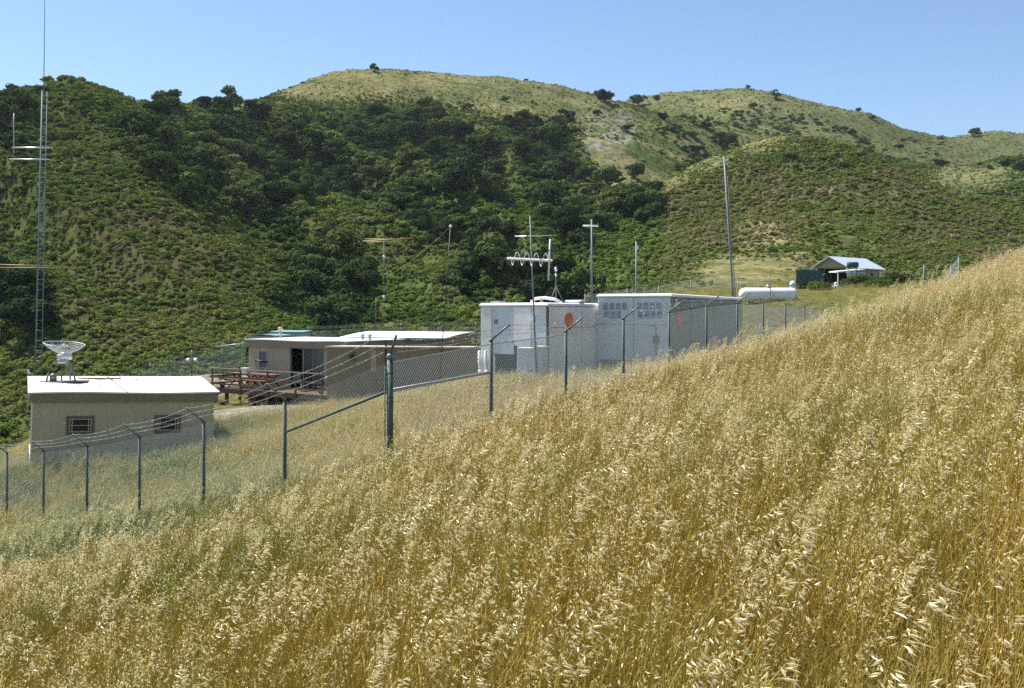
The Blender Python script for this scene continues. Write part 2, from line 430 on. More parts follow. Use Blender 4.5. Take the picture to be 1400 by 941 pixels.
OPEN = [(690, 235, 14, 50), (705, 290, 24, 40), (600, 365, 50, 16), (820, 375, 60, 30), (330, 320, 40, 14), (370, 370, 50, 16), (560, 405, 50, 24), (290, 275, 30, 12), (650, 420, 60, 14), (250, 235, 20, 10), (530, 335, 30, 12), (860, 330, 50, 26), (400, 430, 60, 14), (720, 330, 20, 30), (480, 250, 24, 8), (590, 240, 20, 8)]
GRAVEL = [(-12.3, 45.5, 4.6, 3.4), (-17.5, 60, 3.8, 5.5), (-8, 47, 4, 2.0), (-19.0, 52, 4, 6), (-20.5, 33.5, 2.6, 4.5)]


def sheet(name, ys, m, label):
    YY, UU = np.meshgrid(ys, U, indexing='ij')
    XX = UU * (np.maximum(YY, -9) + C0)
    ZZ = zfun(XX, YY)
    nr, nc = XX.shape
    me = bpy.data.meshes.new(name)
    co = np.stack([XX, YY, ZZ], -1).reshape(-1, 3)
    idx = np.arange(nr * nc).reshape(nr, nc)
    q = np.stack([idx[:-1, :-1], idx[:-1, 1:], idx[1:, 1:], idx[1:, :-1]], -1).reshape(-1, 4)
    me.vertices.add(len(co)); me.vertices.foreach_set('co', co.ravel())
    me.loops.add(q.size); me.loops.foreach_set('vertex_index', q.ravel())
    me.polygons.add(len(q)); me.polygons.foreach_set('loop_start', np.arange(0, q.size, 4)); me.polygons.foreach_set('loop_total', np.full(len(q), 4))
    me.polygons.foreach_set('use_smooth', np.ones(len(q), bool))
    me.update(calc_edges=True)
    a = me.attributes.new('albedo', 'FLOAT_COLOR', 'POINT')
    c = ground_color(XX, YY, ZZ).reshape(-1, 3)
    a.data.foreach_set('color', np.concatenate([c, np.ones((len(c), 1))], 1).astype(np.float32).ravel())
    me.materials.append(m)
    o = bpy.data.objects.new(name, me); COL.objects.link(o)
    return tag(o, label, None, None, 'structure')


def ground_mat(name, s1, bstr):
    m, nt, N, L = new_mat(name)
    out = N.new('ShaderNodeOutputMaterial'); b = N.new('ShaderNodeBsdfDiffuse'); L.new(b.outputs[0], out.inputs[0])
    a = N.new('ShaderNodeAttribute'); a.attribute_name = 'albedo'
    tc = N.new('ShaderNodeTexCoord')
    n = N.new('ShaderNodeTexNoise'); n.inputs['Scale'].default_value = s1; n.inputs['Detail'].default_value = 8; n.inputs['Roughness'].default_value = .7
    L.new(tc.outputs['Object'], n.inputs['Vector'])
    r = N.new('ShaderNodeValToRGB'); r.color_ramp.elements[0].position = .35; r.color_ramp.elements[0].color = (.45, .45, .45, 1); r.color_ramp.elements[1].position = .65; r.color_ramp.elements[1].color = (1.4, 1.4, 1.3, 1)
    L.new(n.outputs[0], r.inputs[0])
    mx = N.new('ShaderNodeMixRGB'); mx.blend_type = 'MULTIPLY'; mx.inputs[0].default_value = 1
    L.new(a.outputs['Color'], mx.inputs[1]); L.new(r.outputs[0], mx.inputs[2]); L.new(mx.outputs[0], b.inputs[0])
    bp = N.new('ShaderNodeBump'); bp.inputs['Strength'].default_value = bstr; bp.inputs['Distance'].default_value = .4
    L.new(n.outputs[0], bp.inputs['Height']); L.new(bp.outputs[0], b.inputs['Normal'])
    return m


sheet('ground', ya, ground_mat('dry_ground', 2.5, .5), 'sloping dry grass ground and gravel of the fenced compound')
sheet('hills', yb, ground_mat('hill_ground', .55, .9), 'scrub covered hills rising behind the compound')

# ------------------------------------------------------------------ leafy meshes
def leaf_blob(mb, c, rad, n, size, mi=0, squash=1.0, seed=None, inner=.55, wrap=None):
    for _ in range(n):
        v = Vector((random.gauss(0, 1), random.gauss(0, 1), random.gauss(0, 1)))
        if v.length < 1e-6: continue
        v.normalize()
        if v.z < -.35: v.z *= -.6; v.normalize()
        r = rad * (inner + (1 - inner) * random.random() ** .5) * (1 + .12 * random.uniform(-1, 1))
        p = Vector(c) + Vector((v.x * r, v.y * r, v.z * r * squash))
        nn = (v * 1.25 + Vector((random.uniform(-1, 1), random.uniform(-1, 1), random.uniform(-1, 1) + .35)) * .7).normalized()
        a = nn.orthogonal().normalized(); b = nn.cross(a)
        th = random.uniform(0, 6.28); a, b = a * math.cos(th) + b * math.sin(th), b * math.cos(th) - a * math.sin(th)
        s = size * random.uniform(.55, 1.3); e = s * random.uniform(.5, .9)
        mb.add([p - a * s, p - b * e * .8, p + a * s + nn * s * .25, p + b * e], [(0, 1, 2, 3)], False, mi)


def shrub_mesh(name, m, rad=.75, h=.8, n=110, size=.13):
    mb = MB()
    k = random.randint(4, 7)
    for i in range(k):
        an = random.uniform(0, 6.28); rr = rad * .55 * random.random() ** .5
        br = rad * random.uniform(.4, .62)
        leaf_blob(mb, (rr * math.cos(an), rr * math.sin(an), h * random.uniform(.25, .5)), br, n // k, size, squash=random.uniform(.75, 1.0))
    return mb.mesh(name, m)


def source(name, meshes):
    c = bpy.data.collections.new(name)
    for i, me in enumerate(meshes):
        o = bpy.data.objects.new('%s_%02d' % (name, i), me); c.objects.link(o)
    return c


def scatter(name, coll, pos, rot, scl, idx, tint, label):
    me = bpy.data.meshes.new(name); n = len(pos)
    me.vertices.add(n); me.vertices.foreach_set('co', np.asarray(pos, np.float32).ravel())
    for nm, ty, key, dat in (('rot', 'FLOAT_VECTOR', 'vector', rot), ('scl', 'FLOAT_VECTOR', 'vector', scl), ('idx', 'INT', 'value', idx), ('tint', 'FLOAT', 'value', tint)):
        a = me.attributes.new(nm, ty, 'POINT'); a.data.foreach_set(key, np.ascontiguousarray(dat, dtype=np.int32 if ty == 'INT' else np.float32).ravel())
    o = bpy.data.objects.new(name, me); COL.objects.link(o)
    ng = bpy.data.node_groups.new(name + '_nodes', 'GeometryNodeTree')
    ng.interface.new_socket('Geometry', in_out='INPUT', socket_type='NodeSocketGeometry'); ng.interface.new_socket('Geometry', in_out='OUTPUT', socket_type='NodeSocketGeometry')
    N = ng.nodes; L = ng.links
    gi = N.new('NodeGroupInput'); go = N.new('NodeGroupOutput'); ip = N.new('GeometryNodeInstanceOnPoints'); ci = N.new('GeometryNodeCollectionInfo')
    ci.inputs['Collection'].default_value = coll; ci.inputs['Separate Children'].default_value = True; ci.inputs['Reset Children'].default_value = True
    L.new(gi.outputs[0], ip.inputs['Points']); L.new(ci.outputs[0], ip.inputs['Instance']); ip.inputs['Pick Instance'].default_value = True
    def named(nm, ty):
        k = N.new('GeometryNodeInputNamedAttribute'); k.data_type = ty; k.inputs['Name'].default_value = nm
        return k.outputs['Attribute']
    L.new(named('idx', 'INT'), ip.inputs['Instance Index'])
    e = N.new('FunctionNodeEulerToRotation'); L.new(named('rot', 'FLOAT_VECTOR'), e.inputs[0]); L.new(e.outputs[0], ip.inputs['Rotation'])
    L.new(named('scl', 'FLOAT_VECTOR'), ip.inputs['Scale'])
    L.new(ip.outputs[0], go.inputs[0])
    md = o.modifiers.new('Scatter', 'NODES'); md.node_group = ng
    return tag(o, label, None, None, 'stuff')


scrub_m = foliage('scrub_leaves', [(0, (.042, .072, .022)), (.28, (.105, .162, .038)), (.5, (.165, .212, .046)), (.7, (.185, .192, .058)), (.85, (.20, .185, .08)), (1, (.31, .28, .15))], transl=.15)
SCRUB = source('scrub_source', [shrub_mesh('scrub_form', scrub_m, random.uniform(.65, .85), random.uniform(.9, 1.4), 150, .13) for _ in range(7)])

# scrub points: even in area, thinning with distance
def hill_points(n, d0, d1, p=1.0):
    t = rng.random(n)
    k = 2 - p
    d = (d0 ** k + t * (d1 ** k - d0 ** k)) ** (1 / k) if abs(k) > 1e-6 else d0 * (d1 / d0) ** t
    u = rng.uniform(-.66, .66, n)
    x = u * d
    z = zfun(x, d)
    return x, d, z


hx, hy, hz = hill_points(165000, 74, 430, 1.0)
px, py = zone_px(hx, hy, hz)
n1 = fbm(hx / 9, hy / 9, 4, 21); n2 = fbm(hx / 2.2, hy / 2.2, 3, 31)
gw = discs(px, py, GRASSY); ww = discs(px, py, WOOD); bw = discs(px, py, BROWNP); gp = discs(px, py, GREENP); op = discs(px, py, OPEN); tw = discs(px, py, TANP); rk = discs(px, py, ROCKY)
knoll = (hx > 10) & (hy < 102)
keep = rng.random(len(hx)) < np.clip(.95 - .68 * gw - .3 * tw - .6 * rk - .3 * ww, .03, 1) * np.where(knoll, .12, 1)
keep &= ~((hy < 84) & (hx > 12))
hx, hy, hz, n1, n2, gw, ww, bw, gp, tw, op, px, py = [a[keep] for a in (hx, hy, hz, n1, n2, gw, ww, bw, gp, tw, op, px, py)]
ww = ww * (1 - op); rb_ = rib(hx, hy)
n = len(hx)
tint = .42 + (n1 - .5) * .9 + rng.normal(0, .14, n) + .18 * bw - .22 * gp * (1 - bw) - .45 * ww * (1 - sstep(.6, .85, rb_)) + .22 * tw - .05 * gw + .10 * (rb_ - .5)
rightbrown = (px > 900) & (hy < 300)
tint = np.where(rightbrown, tint + .10, tint)
tint = tint * (1 - gw) + gw * np.clip(.62 + (n2 - .5) * 1.1 + .5 * (n1 - .5) + .25 * tw - .25 * gp + rng.normal(0, .12, n), 0, 1)
spot = (rng.random(n) < .04) & (n1 > .56) & (gw > .4)
tint = np.where(spot, .12, tint)
tint = tint * (1 - .8 * op) + .8 * op * (.44 + .25 * (n2 - .5))
tint = np.clip(tint, 0.02, .98)
sc = rng.lognormal(0, .3, n) * (.47 + .34 * ww + .2 * n2) * (1 - .15 * op) * np.where(rightbrown, .72, 1) * np.clip(hy / 150, .85, 1.6)
sc *= np.where(spot, .9, np.clip(1 - .68 * gw, .26, 1))
rot = np.stack([rng.normal(0, .12, n), rng.normal(0, .12, n), rng.uniform(0, 6.28, n)], 1)
scatter('chaparral', SCRUB, np.stack([hx, hy, hz - .08], 1), rot, np.stack([sc * 1.15, sc * 1.15, sc], 1), rng.integers(0, 7, n), tint, 'olive and brown chaparral covering the hillsides')

# far hill: low herb clumps and bushes that read as one cover
hx, hy, hz = hill_points(26000, 330, 640, 1.0)
px, py = zone_px(hx, hy, hz)
keep = (px > 420) & (rng.random(len(hx)) < .8)
hx, hy, hz, px, py = [a[keep] for a in (hx, hy, hz, px, py)]
n = len(hx); n1 = fbm(hx / 30, hy / 30, 4, 77)
tint = np.clip(.45 + (n1 - .5) * 1.2 + rng.normal(0, .12, n), 0, 1)
bush = (rng.random(n) < sstep(.52, .66, n1) * .4) & (py > np.where(px < 1262, 142 + np.maximum(0, px - 1060) * .27, 192))
sc = np.where(bush, rng.uniform(1.3, 3.0, n), rng.uniform(.5, 1.1, n)); tint = np.where(bush, .08, tint * .5 + .36)
sc *= np.where((py < 165) & (px < 800), .55, 1)
scatter('far_scrub', SCRUB, np.stack([hx, hy, hz - .1], 1), np.stack([np.zeros(n), np.zeros(n), rng.uniform(0, 6.28, n)], 1), np.stack([sc, sc, sc * .8], 1), rng.integers(0, 7, n), tint, 'low pale scrub on the farthest hill slopes')

# ------------------------------------------------------------------ trees
oak_m = foliage('oak_leaves', [(0, (.024, .042, .018)), (.3, (.042, .068, .025)), (.65, (.070, .102, .034)), (1, (.115, .145, .042))], 'OBJECT', transl=.18)


def crown_mesh(name, rad, h, nb, n, size, trunk_h):
    mb = MB()
    for i in range(nb):
        an = random.uniform(0, 6.28); rr = rad * .68 * random.random() ** .55
        hh = trunk_h + h * random.uniform(.22, .78) * (1.05 - .45 * (rr / rad) ** 2)
        leaf_blob(mb, (rr * math.cos(an), rr * math.sin(an), hh), rad * random.uniform(.28, .46), n // nb, size, squash=random.uniform(.65, .9), inner=.5)
    return mb.mesh(name, oak_m)


def trunk_mesh(name, rad, h, trunk_h):
    mb = MB()
    mb.tube([(0, 0, -.6), (.1, 0, trunk_h * .6), (.15, .1, trunk_h + h * .3)], rad * .07, 7, rad * .045)
    for i in range(4):
        an = i * 1.6 + random.uniform(-.3, .3)
        mb.tube([(.1, .05, trunk_h * .8), (rad * .3 * math.cos(an), rad * .3 * math.sin(an), trunk_h + h * .25), (rad * .55 * math.cos(an), rad * .55 * math.sin(an), trunk_h + h * .5)], rad * .04, 5, rad * .012)
    return mb.mesh(name, bark)


TREES = []
for i in range(7):
    r_ = random.uniform(2.4, 3.3); h_ = random.uniform(3.0, 4.4); t_ = random.uniform(.3, .8)
    TREES.append((crown_mesh('tree_crown', r_, h_, random.randint(9, 13), 1500, .26, t_), trunk_mesh('tree_trunk', r_, h_, t_), r_))


def tree(name, x, y, s, label, cat, group, k=None, flat=1.0, z=None):
    cm, tm, r_ = TREES[k if k is not None else random.randrange(len(TREES))]
    root = thing(name, label, cat, (x, y, (gz(x, y) if z is None else z) - .15), random.uniform(0, 6.28), group)
    root.scale = (s, s, s * flat)
    for nm, me in (('crown', cm), ('trunk', tm)):
        o = bpy.data.objects.new(nm, me); COL.objects.link(o); o.parent = root
    return root


# surface point seen at a given picture spot (first hit along the ray)
def hit(px, py, d0=80, d1=640):
    d = np.exp(np.linspace(math.log(d0), math.log(d1), 900))
    x = (px - 700) / F * d; z = zfun(x, d)
    v = HY - z / d * F
    k = np.nonzero(v <= py)[0]
    if len(k): return x[k[0]], d[k[0]], z[k[0]]
    k = int(np.argmin(v)); return x[k], d[k], z[k]


single = [  # px, py (foot), crown width px, label
    (993, 203, 44, 'large round dark tree alone at the top edge of the brown right hill'),
    (826, 138, 32, 'round dark tree alone on the skyline right of the main summit'),
    (872, 146, 26, 'low dark tree on the skyline in the saddle before the far hill'),
    (896, 138, 14, 'small dark bush where the far hill skyline begins'),
    (857, 182, 22, 'small dark tree beside the pale rocky patch under the ridge'),
    (817, 158, 16, 'small dark tree high on the ridge above the rocky patch'),
    (930, 236, 22, 'dark bush on the green slope left of the brown hill crest'),
    (868, 245, 42, 'broad dark tree above the head of the right gully'),
    (512, 98, 16, 'small flat tree on the bald summit skyline'),
    (244, 145, 22, 'dark round tree sticking up from the left skyline'),
    (278, 146, 32, 'dark tree with spreading top on the skyline right of the round one'),
    (298, 148, 24, 'flat topped dark tree at the right end of the left skyline group'),
    (1023, 122, 10, 'tiny bush on top of the far hill'),
    (1061, 136, 18, 'dark bush on the far hill skyline right of its top'),
    (1109, 200, 16, 'dark upright bush on far hill above the brown hill crest'),
    (1080, 222, 30, 'dark low tree just under the brown hill crest'),
    (362, 138, 12, 'small bush on the rocky left shoulder of the summit'),
    (1030, 150, 14, 'small dark bush on the upper far hill face'),
    (1330, 188, 22, 'dark bush on the far right skyline'),
    (1398, 232, 34, 'dark tree at the right edge on the green spur'),
    (1352, 232, 12, 'small dark bush on the green spur left of the edge tree'),
    (690, 138, 14, 'small bush on the upper summit slope'),
    (640, 150, 16, 'dark bush at the grassy rim above the woodland'),
]
taken = []
for (a, b, w, lab) in single:
    x, y, z = hit(a, b)
    k = random.randrange(len(TREES))
    s = w / F * y / (2 * TREES[k][2] * 1.0)
    tree('bush' if w < 19 else 'lone_tree', x, y, s, lab, 'bush' if w < 19 else 'tree', 'scattered trees and bushes on the open slopes', k, .85, z)
    taken.append((x, y, s * TREES[k][2]))

# far-slope dark bushes
cnt = 0
while cnt < 26:
    a = random.uniform(900, 1395); b = random.uniform(150, 228)
    x, y, z = hit(a, b)
    if y < 330 or y > 600: continue
    if float(vnoise(np.array([x / 40]), np.array([y / 40]), 5)[0]) < .42: continue
    k = random.randrange(len(TREES)); s = random.uniform(.45, 1.0)
    tree('bush', x, y, s * 1.1, 'dark rounded bush dotted on the pale far hillside', 'bush', 'dark bushes on the far hillside', k, .7, z); cnt += 1

# woodland of the gullies
N_WOOD = 244
cand_x, cand_y, cand_z = hill_points(70000, 100, 400, 1.0)
cpx, cpy = zone_px(cand_x, cand_y, cand_z)
cw = discs(cpx, cpy, WOOD) * (1 - discs(cpx, cpy, OPEN)) * (1 - .9 * discs(cpx, cpy, GRASSY))
cn = fbm(cand_x / 14, cand_y / 14, 3, 55)
crib = rib(cand_x, cand_y)
ok = np.nonzero((cw > .46) & (cn > .40) & ((crib < .74) | (rng.random(len(cn)) < .12)) & (cpx > -60) & (cpx < 1460))[0]
made = 0
for i in ok:
    if made >= N_WOOD: break
    x, y, z = cand_x[i], cand_y[i], cand_z[i]
    s = random.uniform(.9, 1.75) * (.72 + .28 * min(1.4, y / 230))
    r_ = 2.8 * s
    if any((x - a) ** 2 + (y - b) ** 2 < (.70 * (r_ + c)) ** 2 for a, b, c in taken): continue
    taken.append((x, y, r_))
    left = cpx[i] < 330
    lab = 'dark green oak among the thickets of the left hill' if left else ('dark green oak in the gully right of the centre masts' if cpx[i] > 690 else 'dark green oak in the dense woodland of the main slope')
    tree('oak_tree', x, y, s, lab, 'tree', 'oaks on the left hill' if left else ('oaks of the right gully' if cpx[i] > 690 else 'oaks of the main slope woodland'), None, random.uniform(.8, 1.1), z)
    made += 1
print('woodland trees', made)

# ------------------------------------------------------------------ wild oat field
stalk_m = foliage('oat_stalk', [(0, (.50, .355, .085)), (.35, (.50, .415, .11)), (.7, (.32, .33, .09)), (1, (.19, .24, .07))], transl=.42)
seed_m = foliage('oat_spikelet', [(0, (.80, .70, .42)), (.5, (.79, .71, .40)), (1, (.60, .60, .32))], transl=.5, gloss=.06)
blade_m = foliage('grass_blade', [(0, (.48, .34, .09)), (.35, (.46, .38, .115)), (.65, (.26, .265, .065)), (1, (.13, .18, .05))], transl=.5)
OATM = [stalk_m, seed_m, blade_m]


def spikelet(mb, p, dirv, L, w, full):
    dirv = dirv.normalized()
    side = dirv.orthogonal().normalized(); n = dirv.cross(side)
    th = random.uniform(0, 6.28); side, n = side * math.cos(th) + n * math.sin(th), n * math.cos(th) - side * math.sin(th)
    for sgn in ((-1, 1) if full else (1,)):
        o = n * (w * .35 * sgn)
        tip = p + dirv * L + n * (L * .22 * sgn)
        m = p + dirv * (L * .38)
        mb.add([p, m + side * w + o, tip, m - side * w + o, m + o * 2.6], [(0, 1, 4), (1, 2, 4), (2, 3, 4), (3, 0, 4)] if full else [(0, 1, 2, 3)], False, 1) if full else mb.add([p, m + side * w + o, tip, m - side * w + o], [(0, 1, 2, 3)], False, 1)


def blade(mb, base, an, L, w, bend, mi=2, seg=4):
    dx, dy = math.cos(an), math.sin(an); sd = Vector((-dy, dx, 0)) * w
    vs = []
    for i in range(seg + 1):
        t = i / seg
        q = Vector(base) + Vector((dx * L * bend * t * t, dy * L * bend * t * t, L * (t - bend * .55 * t * t * t)))
        k = (1 - t) ** .7 if i < seg else .04
        vs += [q - sd * k, q + sd * k]
    mb.add(vs, [(2 * i, 2 * i + 1, 2 * i + 3, 2 * i + 2) for i in range(seg)], False, mi)


def oat_stem(mb, base, h, full, wind=1.0, rscale=1.0):
    base = Vector(base)
    lean = Vector((random.gauss(.14, .13) * wind, random.uniform(-.16, .12), 0))
    def P(t): return base + Vector((lean.x * h * t ** 2.0, lean.y * h * t ** 2.0, h * (t - .16 * t ** 4)))
    n = 6 if full else 4; t0_ = random.uniform(.6, .74)
    mb.tube([P(i / n) for i in range(n + 1)], .0021 * rscale, 3, .0009 * rscale, caps=False, mi=0)
    ns = random.randint(7, 13) if full else random.randint(8, 12)
    for i in range(ns):
        t = t0_ + (1 - t0_) * (i + .5) / ns
        for k in range(random.choice((1, 2, 2, 3)) if full else 1):
            q = P(min(t, 1))
            an = random.gauss(.0, 1.0)
            out = Vector((math.cos(an) * random.uniform(.5, 1.2), math.sin(an) * .9, 0))
            bl = random.uniform(.015, .075) * (1.15 - .5 * (t - .62) / .38)
            tip = q + out * bl + Vector((0, 0, random.uniform(-.015, .035)))
            if full: mb.add([q, q + Vector((0, 0, .0012)), tip], [(0, 1, 2)], False, 0)
            dv = Vector((out.x * .8, out.y * .8, -random.uniform(.25, 1.0)))
            if random.random() < .25: dv = Vector((out.x, out.y, random.uniform(0, .6)))
            spikelet(mb, tip, dv, random.uniform(.015, .026) * (1 if full else 1.3), random.uniform(.0017, .0028) * (1 if full else 1.5), full)
    for i in range(random.randint(1, 3)):
        blade(mb, P(random.uniform(.08, .5)), random.gauss(0, 1.2), random.uniform(.16, .34), .0035 * rscale, random.uniform(.4, 1.0), 2, 4 if full else 3)


def near_form():
    mb = MB(); oat_stem(mb, (0, 0, 0), random.uniform(.58, 1.0), True); return mb.mesh('oat_form', OATM)


def clump_form(nst=10, R=.34, hh=(.45, .92)):
    mb = MB()
    for _ in range(nst):
        an = random.uniform(0, 6.28); r = R * random.random() ** .5
        oat_stem(mb, (r * math.cos(an), r * math.sin(an), 0), random.uniform(*hh), False, rscale=1.4)
    for _ in range(16):
        an = random.uniform(0, 6.28); r = R * random.random() ** .5
        blade(mb, (r * math.cos(an), r * math.sin(an), 0), random.gauss(.2, 1.3), random.uniform(.3, .62), .004, random.uniform(.2, .9), 2, 3)
    return mb.mesh('oat_clump_form', OATM)


def culm_form():
    mb = MB()
    for _ in range(13):
        an = random.uniform(0, 6.28); r = .16 * random.random() ** .5; h = random.uniform(.45, .85)
        b = Vector((r * math.cos(an), r * math.sin(an), 0)); lx = random.gauss(.08, .09); ly = random.gauss(0, .08)
        mb.tube([b + Vector((lx * h * t * t, ly * h * t * t, h * t)) for t in (0, .35, .7, 1)], .0023, 3, .0012, caps=False, mi=0)
        if random.random() < .6: blade(mb, b + Vector((lx * h * .1, ly * h * .1, h * random.uniform(.15, .5))), random.gauss(.2, 1.4), random.uniform(.15, .3), .0036, random.uniform(.3, .9), 2, 3)
    return mb.mesh('culm_form', OATM)


CULMS = source('culm_source', [culm_form() for _ in range(6)])


def tuft_form():
    mb = MB()
    for _ in range(15):
        an = random.uniform(0, 6.28); r = .09 * random.random()
        blade(mb, (r * math.cos(an), r * math.sin(an), 0), random.gauss(.2, 1.5), random.uniform(.28, .6), .0036, random.uniform(.05, .6), 2, 4)
    return mb.mesh('tuft_form', OATM)


def plume_form():
    mb = MB(); h = random.uniform(.85, 1.12); base = Vector((0, 0, 0))
    lx = random.uniform(.05, .3); ly = random.uniform(-.15, .15); hook = random.uniform(.02, .16)
    def P(t): return Vector((lx * h * t * t + hook * max(0, t - .7) ** 1.5 * 6 * .3, ly * h * t * t, h * (t - .10 * t ** 4 - hook * max(0, t - .8) * 1.2)))
    mb.tube([P(i / 7) for i in range(8)], .0022, 3, .001, caps=False, mi=0)
    for i in range(random.randint(34, 54)):
        t = random.uniform(.70, 1.0); q = P(t); an = random.gauss(0, 1.2)
        out = Vector((math.cos(an), math.sin(an) * .9, 0)); tip = q + out * random.uniform(.004, .03) + Vector((0, 0, random.uniform(-.01, .02)))
        spikelet(mb, tip, Vector((out.x * .9 + .3, out.y * .7, random.uniform(-.9, .15))), random.uniform(.018, .032), random.uniform(.002, .0032), True)
    blade(mb, P(.3), random.gauss(0, 1.2), .3, .0035, .7, 2, 4)
    return mb.mesh('plume_form', OATM)


PLUMES = source('plume_source', [plume_form() for _ in range(8)])
OATS = source('oat_source', [near_form() for _ in range(14)])
CLUMPS = source('oat_clump_source', [clump_form() for _ in range(10)])
TUFTS = source('tuft_source', [tuft_form() for _ in range(6)])


def field_points(n, d0, d1, umax=.66, p=0.0):
    k = 2 - p
    d = (d0 ** k + rng.random(n) * (d1 ** k - d0 ** k)) ** (1 / k)
    x = rng.uniform(-umax, umax, n) * (d + 1.2)
    return x, d


def in_poly(px, py, poly):
    ins = np.zeros(px.shape, bool); m = len(poly)
    for i in range(m):
        x0, y0 = poly[i]; x1, y1 = poly[(i + 1) % m]
        c = ((y0 > py) != (y1 > py)) & (px < (x1 - x0) * (py - y0) / (y1 - y0 + 1e-12) + x0)
        ins ^= c
    return ins


BLOCK = []      # footprints kept clear of grass, filled in below by the buildings


def frame(px, d, ang):
    """front-left corner and axes of a building"""
    o = Vector(((px - 700) / F * d, d, 0)); c, s = math.cos(ang), math.sin(ang)
    return o, Vector((c, s, 0)), Vector((-s, c, 0))


def footprint(o, ex, ey, x0, x1, y0, y1, pad=.25):
    P = [o + ex * (x0 - pad) + ey * (y0 - pad), o + ex * (x1 + pad) + ey * (y0 - pad), o + ex * (x1 + pad) + ey * (y1 + pad), o + ex * (x0 - pad) + ey * (y1 + pad)]
    BLOCK.append([(p.x, p.y) for p in P])


def grass_tint(x, y):
    px = 700 + x / np.maximum(y, 1) * F
    n1 = fbm(x / 2.6, y / 2.6, 4, 41); n2 = fbm(x / .8, y / .8, 2, 43)
    lf = sstep(620, 250, px) if False else 1 - sstep(180, 620, px)
    g = .26 + (n1 - .5) * (1.1 + .5 * lf) + (n2 - .5) * .4 + .46 * lf * sstep(9.5, 14, y) * (1 - sstep(24, 34, y) * .4)
    g += .12 * sstep(1000, 1400, px) * (1 - sstep(14, 24, y))
    g += .14 * (~outside(x, y)) * lf
    g -= .12 * (1 - sstep(4, 8, y))
    return np.clip(g + rng.normal(0, .09, len(x)), .02, .98), n1


exec_later = []
# ------------------------------------------------------------------ buildings
R = math.radians


def building(name, label, cat, px, d, z, ang, group=None):
    o, ex, ey = frame(px, d, ang)
    t = thing(name, label, cat, (o.x, o.y, z), ang, group)
    return t, o, ex, ey


def window(parent, x0, x1, z0, z1, y=0.0, fr=brown_fr, bar=box_w, pane=glass_d, mull=2, rails=1, t=.07, proud=.03, name='window', label=None):
    """window in a front wall (normal -y): trim part, then pane and inner bars as sub-parts"""
    m = MB()
    m.box(x0 - t, x0, y - proud, y + .03, z0 - t, z1 + t); m.box(x1, x1 + t, y - proud, y + .03, z0 - t, z1 + t)
    m.box(x0, x1, y - proud + .002, y + .03, z1, z1 + t); m.box(x0, x1, y - proud + .002, y + .03, z0 - t, z0)
    w = m.build(name, fr, parent)
    if label: w['label'] = label
    MB().box(x0 + .001, x1 - .001, y - .006, y + .02, z0 + .001, z1 - .001).build('pane', pane, w)
    if bar:
        b = MB(); f = .03
        b.box(x0 + .003, x0 + f, y - .018, y - .009, z0 + .003, z1 - .003); b.box(x1 - f, x1 - .003, y - .018, y - .009, z0 + .003, z1 - .003)
        b.box(x0 + f, x1 - f, y - .018, y - .009, z1 - f, z1 - .003); b.box(x0 + f, x1 - f, y - .018, y - .009, z0 + .003, z0 + f)
        for i in range(mull):
            c = x0 + (x1 - x0) * (.13 if i == 0 else .87) if mull == 2 else x0 + (x1 - x0) * (i + 1) / (mull + 1)
            b.box(c - .012, c + .012, y - .017, y - .009, z0 + f, z1 - f)
        for i in range(rails):
            c = z0 + (z1 - z0) * (i + 1) / (rails + 1)
            b.box(x0 + f, x1 - f, y - .016, y - .010, c - .012, c + .012)
        b.build('window_bars', bar, w)
    return w


def roof_sheet(mb, x0, x1, y0, y1, zf, t=.05, nx=14, ny=8, mi=0):
    """thin roof with thickness, height zf(x,y)"""
    vs = []; fs = []
    for k in (0, 1):
        for j in range(ny + 1):
            for i in range(nx + 1):
                x = x0 + (x1 - x0) * i / nx; y = y0 + (y1 - y0) * j / ny
                vs.append((x, y, zf(x, y) + (t if k else 0)))
    W = nx + 1; O = W * (ny + 1)
    for j in range(ny):
        for i in range(nx):
            a = j * W + i
            fs.append((a + W, a + W + 1, a + 1, a)); fs.append((O + a, O + a + 1, O + a + W + 1, O + a + W))
    for i in range(nx):
        fs.append((i, i + 1, O + i + 1, O + i)); a = ny * W + i; fs.append((a + 1, a, O + a, O + a + 1))
    for j in range(ny):
        a = j * W; fs.append((a + W, a, O + a, O + a + W)); b = a + nx; fs.append((b, b + W, O + b + W, O + b))
    mb.add(vs, fs, False, mi)
    return mb


# ---- small trailer at the left
tr, o, ex, ey = building('trailer', 'small tan trailer with two brown trimmed windows and white roof at the far left', 'trailer', 42, 34, -4.77, R(25))
tr.rotation_euler = (0, R(1.5), R(25))
footprint(o, ex, ey, 0, 6.3, 0, 5, .1)
LX, LY = 5.75, 5.0
m = MB(); m.box(0, LX, 0, LY, 0, 1.9)
for i in range(1, 5): m.box(LX * i / 5 - .012, LX * i / 5 + .012, -.006, .02, .06, 1.88)
m.build('wall', tan_w, tr)
m = MB(); m.box(-.10, LX + .12, -.10, .06, 1.905, 2.19); m.box(-.10, .03, .063, LY + .1, 1.905, 2.19); m.box(LX - .03, LX + .12, .063, LY + .1, 1.905, 2.19)
m.box(.033, LX - .033, LY - .05, LY + .1, 1.905, 2.19); m.box(LX * .5 - .03, LX * .5 + .03, -.115, -.098, 1.87, 2.18)
m.build('fascia', fascia_m, tr)
def rz(x, y): return 2.193 + .30 * min(1, max(0, (y + .1) / 4.2)) - .05 * max(0, (y - 4.1)) + .022 * math.sin(x * 1.05 + .4) * math.exp(-abs(y) * .5)
rf = roof_sheet(MB(), -.14, LX + .16, -.14, LY + .14, rz).build('roof', roof_w, tr)
m = MB(); m.box(LX * .5 - .03, LX * .5 + .03, .2, 3.9, 2.30, 2.32)
